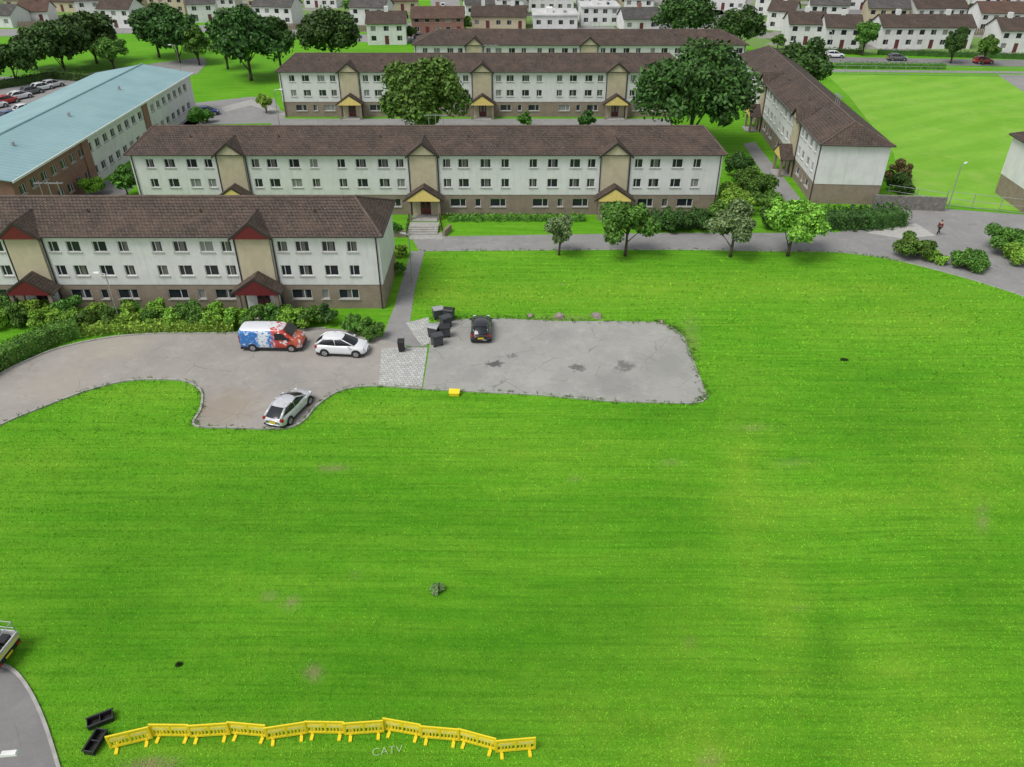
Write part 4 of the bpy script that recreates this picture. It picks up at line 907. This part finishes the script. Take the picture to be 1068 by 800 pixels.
x, y = G(-19, 686)
t = thing('flatbed_truck', 'tail of a parked flatbed truck at the left edge beside the lane', 'truck', (x, y, 0), head(-60, 672, 14, 680))
M['bed'] = mat('pale_truck_bed', (.55, .56, .56), (.4, .4, .4), 3, rough=.5)
MB().box(-2.6, 1.75, -.95, .95, .75, .85).build('bed', M['bed'], t)
mb = MB()
for s in (-1, 1): mb.box(-2.6, 1.75, s * .95 - .03, s * .95 + .03, .851, 1.2)
mb.box(1.72, 1.78, -.915, .915, .851, 1.2); mb.build('side_boards', M['bed'], t)
cg = MB()
for s in (-1, 1):
    for x_ in (-2.5, -1.4, -.3, .8, 1.7): cg.bar((x_, s * .93, .85), (x_, s * .93, 1.9), .025)
    for z in (1.45, 1.9): cg.bar((-2.5, s * .93, z), (1.7, s * .93, z), .025)
for x_ in (-2.5, 1.7): cg.bar((x_, -.93, 1.9), (x_, .93, 1.9), .025)
cg.build('cage_frame', M['steel'], t)
MB().box(.2, 1.4, -.7, .1, .852, 1.35).box(.5, 1.5, .2, .75, .852, 1.15).build('tool_chest', M['black'], t)
MB().box(-4.4, -2.65, -.95, .95, .35, 2.05, .25, .1).build('cab', M['white_paint'], t, bevel=.08)
MB().box(1.4, 1.76, -.9, .9, .45, .7).build('rear_bumper', M['black'], t); MB().box(1.765, 1.78, -.26, .26, .5, .62).build('number_plate', M['plate'], t)
for s in (-1, 1): MB().box(1.765, 1.79, s * .72 - .12, s * .72 + .12, .5, .64).build('tail_light', M['tail'], t)
MB().box(1.79, 1.80, -.9, .9, .9, 1.0).build('reflective_strip', M['yellow'], t)
wheels(t, -3.4, .6, .95, .34)

# ---------------------------------------------------------------- bins
def eurobin(label, u, v, rz, lid):
    t = thing('wheeled_container', label, 'bin', G(u, v), rz, 'large wheeled bins by the tarmac'); t.scale = (.86, .86, .9)
    MB().box(-.50, .50, -.40, .40, .2, 1.08, -.05, -.05).build('body', M['bingrey'], t, bevel=.03)
    lidm = MB(); n_ = 8; pts = [(-.48 * math.cos(math.pi * i / n_), 1.12 + .20 * math.sin(math.pi * i / n_)) for i in range(n_ + 1)]
    for i in range(n_): lidm.poly([(-.56, pts[i][0], pts[i][1]), (-.56, pts[i + 1][0], pts[i + 1][1]), (.56, pts[i + 1][0], pts[i + 1][1]), (.56, pts[i][0], pts[i][1])])
    lidm.poly([(-.56, *p) for p in pts][::-1]); lidm.poly([(.56, *p) for p in pts]); lidm.build('lid', M[lid], t)
    MB().box(-.58, .58, -.49, .49, 1.06, 1.12).build('rim', M['black'], t)
    for a in (-.42, .42):
        for b_ in (-.32, .32): MB().bar((a, b_ - .04, .1), (a, b_ + .04, .1), .1, .1, 12).build('castor', M['tyre'], t)
eurobin('grey bin with pale lid, left of the pair at the back of the bin group', 457, 332, R(18), 'binlid')
eurobin('black-lidded bin, right of the pair at the back of the bin group', 468.5, 333, R(-12), 'black')
eurobin('grey-lidded bin just below the back pair, nearest the black car', 465, 341, R(34), 'bingrey')
eurobin('pale-lidded bin, left one of the middle row of the bin group', 453, 351, R(-22), 'binlid')
eurobin('black-lidded bin, right one of the middle row of the bin group', 464, 351, R(12), 'black')
eurobin('grey bin nearest the camera in the bin group', 456, 360, R(28), 'bingrey')
def wheelie(label, u, v, rz):
    t = thing('wheelie_bin', label, 'bin', G(u, v), rz)
    MB().box(-.24, .24, -.28, .28, .08, 1.0, -.05, -.06).build('body', M['black'], t, bevel=.02)
    MB().box(-.31, .31, -.40, .37, 1.0, 1.07, .03, .04).build('lid', M['black'], t, bevel=.02)
    for s in (-1, 1): MB().bar((s * .24, .25, .1), (s * .29, .25, .1), .1, .1, 12).build('wheel', M['tyre'], t)
    MB().bar((-.22, .42, .95), (.22, .42, .95), .02).build('handle', M['black'], t)
wheelie('black wheelie bin standing on the edge of the stone setts', 419, 366, R(4))
t = thing('grit_bin', 'small yellow grit bin at the lower edge of the tarmac area', 'grit bin', G(474, 412), R(-3)); t.scale = (.88, .8, .72)
MB().box(-.42, .42, -.27, .27, 0, .42, -.03, -.03).build('body', M['yellow'], t, bevel=.03); MB().poly([(-.48, -.33, .42), (.48, -.33, .42), (.48, .33, .6), (-.48, .33, .6)]).poly([(-.48, -.33, .42), (-.48, .33, .6), (-.48, .33, .42)]).poly([(.48, -.33, .42), (.48, .33, .42), (.48, .33, .6)]).poly([(-.48, .33, .42), (-.48, .33, .6), (.48, .33, .6), (.48, .33, .42)]).build('lid', M['yellow'], t)

def boulder(label, u, v, s):
    bm = bmesh.new(); bmesh.ops.create_icosphere(bm, subdivisions=3, radius=1)
    ph_ = [random.uniform(0, 6) for _ in range(6)]
    for vv_ in bm.verts:
        c = vv_.co; k_ = 1 + .16 * math.sin(2.3 * c.x + ph_[0]) + .14 * math.sin(3.1 * c.y + ph_[1]) + .1 * math.sin(5 * c.z + 3 * c.x + ph_[2]) + .05 * math.sin(9 * c.y + ph_[3])
        vv_.co = Vector((c.x * k_ * s, c.y * k_ * s * .75, max(-.1, c.z * k_) * s * .62))
    me = bpy.data.meshes.new('boulder'); bm.to_mesh(me); bm.free(); me.materials.append(M['rock'])
    o = bpy.data.objects.new('boulder', me); link(o); o.location = (*G(u, v), .02); o.rotation_euler = (0, 0, random.uniform(0, 3))
    tag(o, label, 'boulder', 'boulders along the top edge of the tarmac')
boulder('small boulder nearest the black car', 553, 330, .36); boulder('brown boulder, middle of the three along the tarmac', 583, 331, .55); boulder('largest boulder, right one above the tarmac', 622, 330, .62)
boulder('little boulder at the right top corner of the tarmac', 690, 336, .28)
boulder('small dark stone on the upper lawn', 587, 297, .14)

# ---------------------------------------------------------------- yellow barriers
pan = MB(); w = 1.0
pan.box(-w, w, -.035, .035, .90, 1.0).box(-w, w, -.035, .035, .13, .26).box(-w, -w + .11, -.035, .035, .26, .90).box(w - .11, w, -.035, .035, .26, .90)
pan.box(-w + .11, -.05, -.025, .025, .56, .80).box(.05, w - .11, -.025, .025, .56, .80).box(-.05, .05, -.035, .035, .26, .90)
for s in (-1, 1):
    for k_ in range(1, 5):
        x = s * (.05 + k_ * .84 / 5); pan.box(x - .04, x + .04, -.024, .024, .26, .56)
panm = pan.mesh('panel', M['yellow'])
ftm = MB().box(-.08, .08, -.34, .34, 0, .08).box(-.05, .05, -.06, .06, .08, .18).mesh('foot', M['yellow'])
stm = MB().box(-w + .14, -.12, -.031, -.0255, .60, .75).box(.12, w - .14, -.031, -.0255, .60, .75).mesh('reflective_strip', mat('pale_reflective', (.82, .72, .20), rough=.4))
curve = smooth([(117, 780), (168, 771), (215, 768), (262, 770), (316, 769), (362, 766), (415, 766), (460, 770), (505, 782), (558, 783)], 8)
wp = np.array([G(*p) for p in curve]); seg = np.r_[0, np.cumsum(np.hypot(*np.diff(wp, axis=0).T))]; NB = 11
zig = [3, -5, 4, -3, 6, -4, 3, -6, 5, -3, 4]
for i in range(NB):
    a = [np.interp(seg[-1] * i / NB, seg, wp[:, j]) for j in (0, 1)]; b_ = [np.interp(seg[-1] * (i + 1) / NB, seg, wp[:, j]) for j in (0, 1)]
    cx, cy = (a[0] + b_[0]) / 2, (a[1] + b_[1]) / 2; L_ = math.hypot(b_[0] - a[0], b_[1] - a[1])
    lb = ('leftmost yellow plastic barrier in the line, beside the black troughs' if i == 0 else 'rightmost yellow plastic barrier in the line' if i == NB - 1 else ORD[i] + ' yellow plastic barrier from the left in the line')
    t = thing('pedestrian_barrier', lb, 'barrier', (cx, cy + (.04 if i % 2 else -.04), float(hgt(np.float64(cx), np.float64(cy)))), math.atan2(b_[1] - a[1], b_[0] - a[0]) + R(zig[i] * 1.3), 'yellow barriers across the lawn')
    o = place(panm, 'panel', t, (0, 0, 0)); place(stm, 'reflective_strip', o, (0, 0, 0))
    t.scale = (L_ / 1.94, 1, 1.02)
    for s in (-1, 1): place(ftm, 'foot', t, (s * .70, 0, 0))
def trough(label, u, v, rz):
    L_, w_, h_ = 1.15, .5, .34; th = .04
    mb = MB().box(-L_ / 2, L_ / 2, -w_ / 2, w_ / 2, 0, .05)
    mb.box(-L_ / 2, L_ / 2, -w_ / 2, -w_ / 2 + th, .05, h_).box(-L_ / 2, L_ / 2, w_ / 2 - th, w_ / 2, .05, h_).box(-L_ / 2, -L_ / 2 + th, -w_ / 2 + th, w_ / 2 - th, .05, h_).box(L_ / 2 - th, L_ / 2, -w_ / 2 + th, w_ / 2 - th, .05, h_)
    mb.box(-th / 2, th / 2, -w_ / 2 + th, w_ / 2 - th, .05, h_ - .04)
    mb.box(-L_ / 2 - .05, L_ / 2 + .05, -w_ / 2 - .05, -w_ / 2, h_ - .06, h_ + .005).box(-L_ / 2 - .05, L_ / 2 + .05, w_ / 2, w_ / 2 + .05, h_ - .06, h_ + .005)
    o = mb.build('plastic_trough', M['black'], bevel=.012); o.location = (*G(u, v), .01); o.rotation_euler = (0, 0, rz); tag(o, label, 'trough')
trough('black plastic trough lying farther from the lane, upper of two', 106, 753, R(28)); trough('black plastic trough nearer the picture bottom, lower of two', 101, 776, R(82))
tc = bpy.data.curves.new('ground_marking', 'FONT'); tc.body = 'CATV'; tc.size = .55; tc.offset = -.012
to = bpy.data.objects.new('tmp', tc); COL.objects.link(to); dg_ = bpy.context.evaluated_depsgraph_get(); me = bpy.data.meshes.new_from_object(to.evaluated_get(dg_)); bpy.data.objects.remove(to)
me.materials.clear(); me.materials.append(mat('sprayed_white', (.50, .56, .42), (.30, .44, .18), 10))
x, y = G(388, 790); o = bpy.data.objects.new('painted_marking', me); link(o); o.location = (x, y, float(hgt(np.float64(x), np.float64(y))) + .085); o.rotation_euler = (0, 0, R(8)); tag(o, 'faint white sprayed CATV letters on the grass below the barriers', 'marking')

# ---------------------------------------------------------------- lamps, fences, wall
def lamp(label, x, y, h, rz, arm=.9):
    t = thing('street_lamp', label, 'street lamp', (x, y, 0), rz)
    MB().bar((0, 0, 0), (0, 0, 1.2), .09, .08, 10).bar((0, 0, 1.2), (0, 0, h), .06, .045, 8).build('pole', M['steel'], t)
    MB().bar((0, 0, h), (arm, 0, h + .12), .035, .03, 8).build('arm', M['steel'], t)
    MB().box(arm - .1, arm + .55, -.13, .13, h + .08, h + .2, .05, .04).build('lamp_head', M['upvc'], t, bevel=.02)
lamp('grey street lamp beside the playing field fence', *G(988, 219), 5.5, R(40)); lamp('slim street lamp by the right end of the nearest block', *G(430, 294), 5, R(160), .4)
lamp('street lamp in the shrub bed before the nearest block', *G(126, 338), 5, R(180), .5); lamp('street lamp on the path left of the third block', *G(292, 134), 6, R(0))
lamp('lamp on the street before the top right houses', *G(862, 64), 6, R(90)); lamp('lamp at the far left road bend', *G(190, 80), 6, R(180))
zz = 6.0; x, y = G(8, 786, zz); lamp('street lamp head cut off by the bottom left corner', x - .85, y - .1, zz - .1, R(6), .7)
def fence(label, px, h, step, m_='steel', name='fence', boards=False):
    pts = [Vector((*G(*p), 0)) for p in px]; t = thing(name, label, 'fence', (pts[0].x, pts[0].y, 0)); o_ = pts[0]
    pm = MB().bar((0, 0, 0), (0, 0, h), .05, .05, 6).mesh('post', M[m_]); mb = MB()
    for a, b_ in zip(pts[:-1], pts[1:]):
        L_ = (b_ - a).length; n_ = max(1, int(L_ / step))
        for i in range(n_ + (1 if b_ is pts[-1] else 0)): place(pm, 'post', t, a.lerp(b_, i / n_) - o_)
        if boards:
            for k_ in range(int(L_ / .5)):
                p = a.lerp(b_, k_ / int(L_ / .5)) - o_; q = a.lerp(b_, (k_ + .85) / int(L_ / .5)) - o_; up = Vector((0, 0, h)); mb.poly([p, q, q + up, p + up])
        else:
            for z in ((h * .95, h * .5, .15) if h < 2 else (h * .97, h * .66, h * .33)): mb.bar(a - o_ + Vector((0, 0, z)), b_ - o_ + Vector((0, 0, z)), .028)
    mb.build('boards' if boards else 'rail', M[m_], t)
fence('long pale fence along the far side of the playing field', [(866, 77), (1100, 81)], 1.8, 3)
fence('fence along the near side of the playing field', [(985, 214.5), (1100, 227)], 1.9, 2.5)
fence('short fence beside the bronze shrub at the field corner', [(925, 205), (985, 214)], 1.6, 3)
fence('railing left of the steps before the middle porch', [(424, 246), (427, 231)], 1.0, 1.2, 'dark'); fence('railing right of the steps before the middle porch', [(462, 246), (459, 231)], 1.0, 1.2, 'dark')
fence('fence at the top left beside the car park', [(-20, 84), (60, 78)], 1.6, 3)
fence('timber garden fence left of the centre street at the top', [(300, 31), (428, 34)], 1.6, 3, 'fencewood', boards=True); fence('timber garden fence behind the top right row', [(900, 33), (1068, 38)], 1.6, 3, 'fencewood', boards=True)
fence('timber garden fence at the top left behind the road', [(20, 29), (125, 27)], 1.6, 3, 'fencewood', boards=True); fence('timber garden fence above the farthest block', [(486, 36), (556, 37)], 1.6, 3, 'fencewood', boards=True)
def wall(label, px, h, w_=.35, m_='stone'):
    mb = MB(); pts = [Vector((*G(*p), 0)) for p in px]
    for a, b_ in zip(pts[:-1], pts[1:]):
        d = (b_ - a).normalized(); n_ = Vector((-d.y, d.x, 0)) * w_ / 2; up = Vector((0, 0, h))
        q = [a - n_, b_ - n_, b_ + n_, a + n_]
        for i in range(4): mb.poly([q[i], q[(i + 1) % 4], q[(i + 1) % 4] + up, q[i] + up])
        mb.poly([p + up for p in q])
    tag(mb.build('garden_wall', M[m_]), label, 'wall')
wall('dark stone wall between the field corner and the footpath', [(908, 217), (984, 220)], 1.7)
wall('low wall in front of the second block by the steps, left part', [(424, 247), (380, 247)], .8, .3, 'brown')
wall('low brown wall beside the steps, right part', [(463, 246.5), (470, 240)], .7, .3, 'brown')
t = thing('entrance_steps', 'concrete steps leading to the middle porch of the second block', 'steps', (*G(441, 245), 0))
for i in range(4): MB().box(-1.7, 1.7, i * .4, 2.6, .12 * i + .03, .12 * (i + 1) + .03).build('step', M['concrete'], t)

# ---------------------------------------------------------------- person
def skinned(name, joints, edges, m_, parent, sub=2):
    me = bpy.data.meshes.new(name); me.from_pydata([j[:3] for j in joints], edges, []); me.materials.append(m_)
    o = bpy.data.objects.new(name, me); link(o, parent)
    o.modifiers.new('skin', 'SKIN')
    for i, j in enumerate(joints):
        try:
            me.skin_vertices[0].data[i].radius = (j[3], j[3])
            me.skin_vertices[0].data[i].use_root = (i == 0)
        except Exception: pass
    s_ = o.modifiers.new('sub', 'SUBSURF'); s_.levels = sub; s_.render_levels = sub
    return o
t = thing('person', 'person in a dark red jacket and black trousers walking past the stone wall', 'person', (*G(978, 245), .03), R(200))
skin = mat('skin', (.45, .28, .20), rough=.6)
J = [(0, 0, .95, .14), (0, 0, 1.2, .13), (0, 0, 1.42, .12), (0, 0, 1.52, .055), (0.01, 0, 1.62, .09), (.01, 0, 1.70, .085),
     (0, .1, .9, .085), (.18, .1, .5, .06), (.30, .1, .08, .04), (.42, .1, .04, .035), (0, -.1, .9, .085), (-.06, -.1, .5, .06), (-.34, -.1, .14, .04), (-.24, -.1, .05, .035),
     (0, .19, 1.40, .055), (-.1, .24, 1.14, .042), (.02, .25, .90, .03), (0, -.19, 1.40, .055), (.06, -.24, 1.14, .042), (.22, -.25, .93, .03)]
E = [(0, 1), (1, 2), (2, 3), (3, 4), (4, 5), (0, 6), (6, 7), (7, 8), (8, 9), (0, 10), (10, 11), (11, 12), (12, 13), (2, 14), (14, 15), (15, 16), (2, 17), (17, 18), (18, 19)]
for wi, sg in ((16, 1), (19, -1)):
    wx, wy, wz, _ = J[wi]
    for f_ in range(5):
        b0 = len(J); dx = -.03 + f_ * .017; ln = (.05, .08, .09, .085, .065)[f_]
        J.append((wx + dx * .8, wy, wz - .07, .009)); J.append((wx + dx + .01, wy - sg * .015, wz - .07 - ln, .008)); E += [(wi, b0), (b0, b0 + 1)]
skinned('body', J, E, skin, t)
gj = lambda ids, add: [(*J[i][:3], J[i][3] + add) for i in ids]
skinned('jacket', gj([0, 1, 2, 14, 15, 16, 17, 18, 19], .022), [(0, 1), (1, 2), (2, 3), (3, 4), (4, 5), (2, 6), (6, 7), (7, 8)], M['crimson'], t)
skinned('trousers', gj([0, 6, 7, 8, 10, 11, 12], .02), [(0, 1), (1, 2), (2, 3), (0, 4), (4, 5), (5, 6)], M['black'], t)
bm = bmesh.new(); bmesh.ops.create_icosphere(bm, subdivisions=2, radius=.112); me = bpy.data.meshes.new('hair')
for v_ in bm.verts: v_.co.z = max(v_.co.z, -.02)
bm.to_mesh(me); bm.free(); me.materials.append(M['dark']); o = bpy.data.objects.new('hair', me); link(o, t); o.location = (-.015, 0, 1.70)

# ---------------------------------------------------------------- camera and light
sc = bpy.context.scene
cam = bpy.data.cameras.new('camera'); cam.sensor_width = 36; cam.sensor_fit = 'HORIZONTAL'; cam.lens = F / 1068 * 36; cam.clip_end = 6000
co_ = bpy.data.objects.new('camera', cam); COL.objects.link(co_); co_.location = (0, 0, H); co_.rotation_euler = (math.pi / 2 - TH, 0, 0); sc.camera = co_
w = bpy.data.worlds.new('World'); sc.world = w; w.use_nodes = True; nt = w.node_tree
bg = nt.nodes['Background']; EL, AZ = R(58), R(235)
sk = N(nt, 'ShaderNodeTexSky', sky_type='NISHITA', sun_disc=False, sun_elevation=EL, sun_rotation=AZ, air_density=1.0, dust_density=2.0)
hs_ = N(nt, 'ShaderNodeHueSaturation', {'Color': sk.outputs[0], 'Saturation': .25, 'Value': 1.12})
nt.links.new(hs_.outputs[0], bg.inputs[0]); bg.inputs[1].default_value = .15
sl_ = bpy.data.lights.new('sun', 'SUN'); sl_.energy = 2.1; sl_.angle = R(28); sl_.color = (1, .98, .94)
so = bpy.data.objects.new('sun', sl_); COL.objects.link(so)
d = Vector((math.sin(AZ) * math.cos(EL), math.cos(AZ) * math.cos(EL), math.sin(EL))); so.rotation_euler = d.to_track_quat('Z', 'Y').to_euler()
sc.view_settings.view_transform = 'Standard'; sc.view_settings.look = 'None'; sc.view_settings.exposure = 0
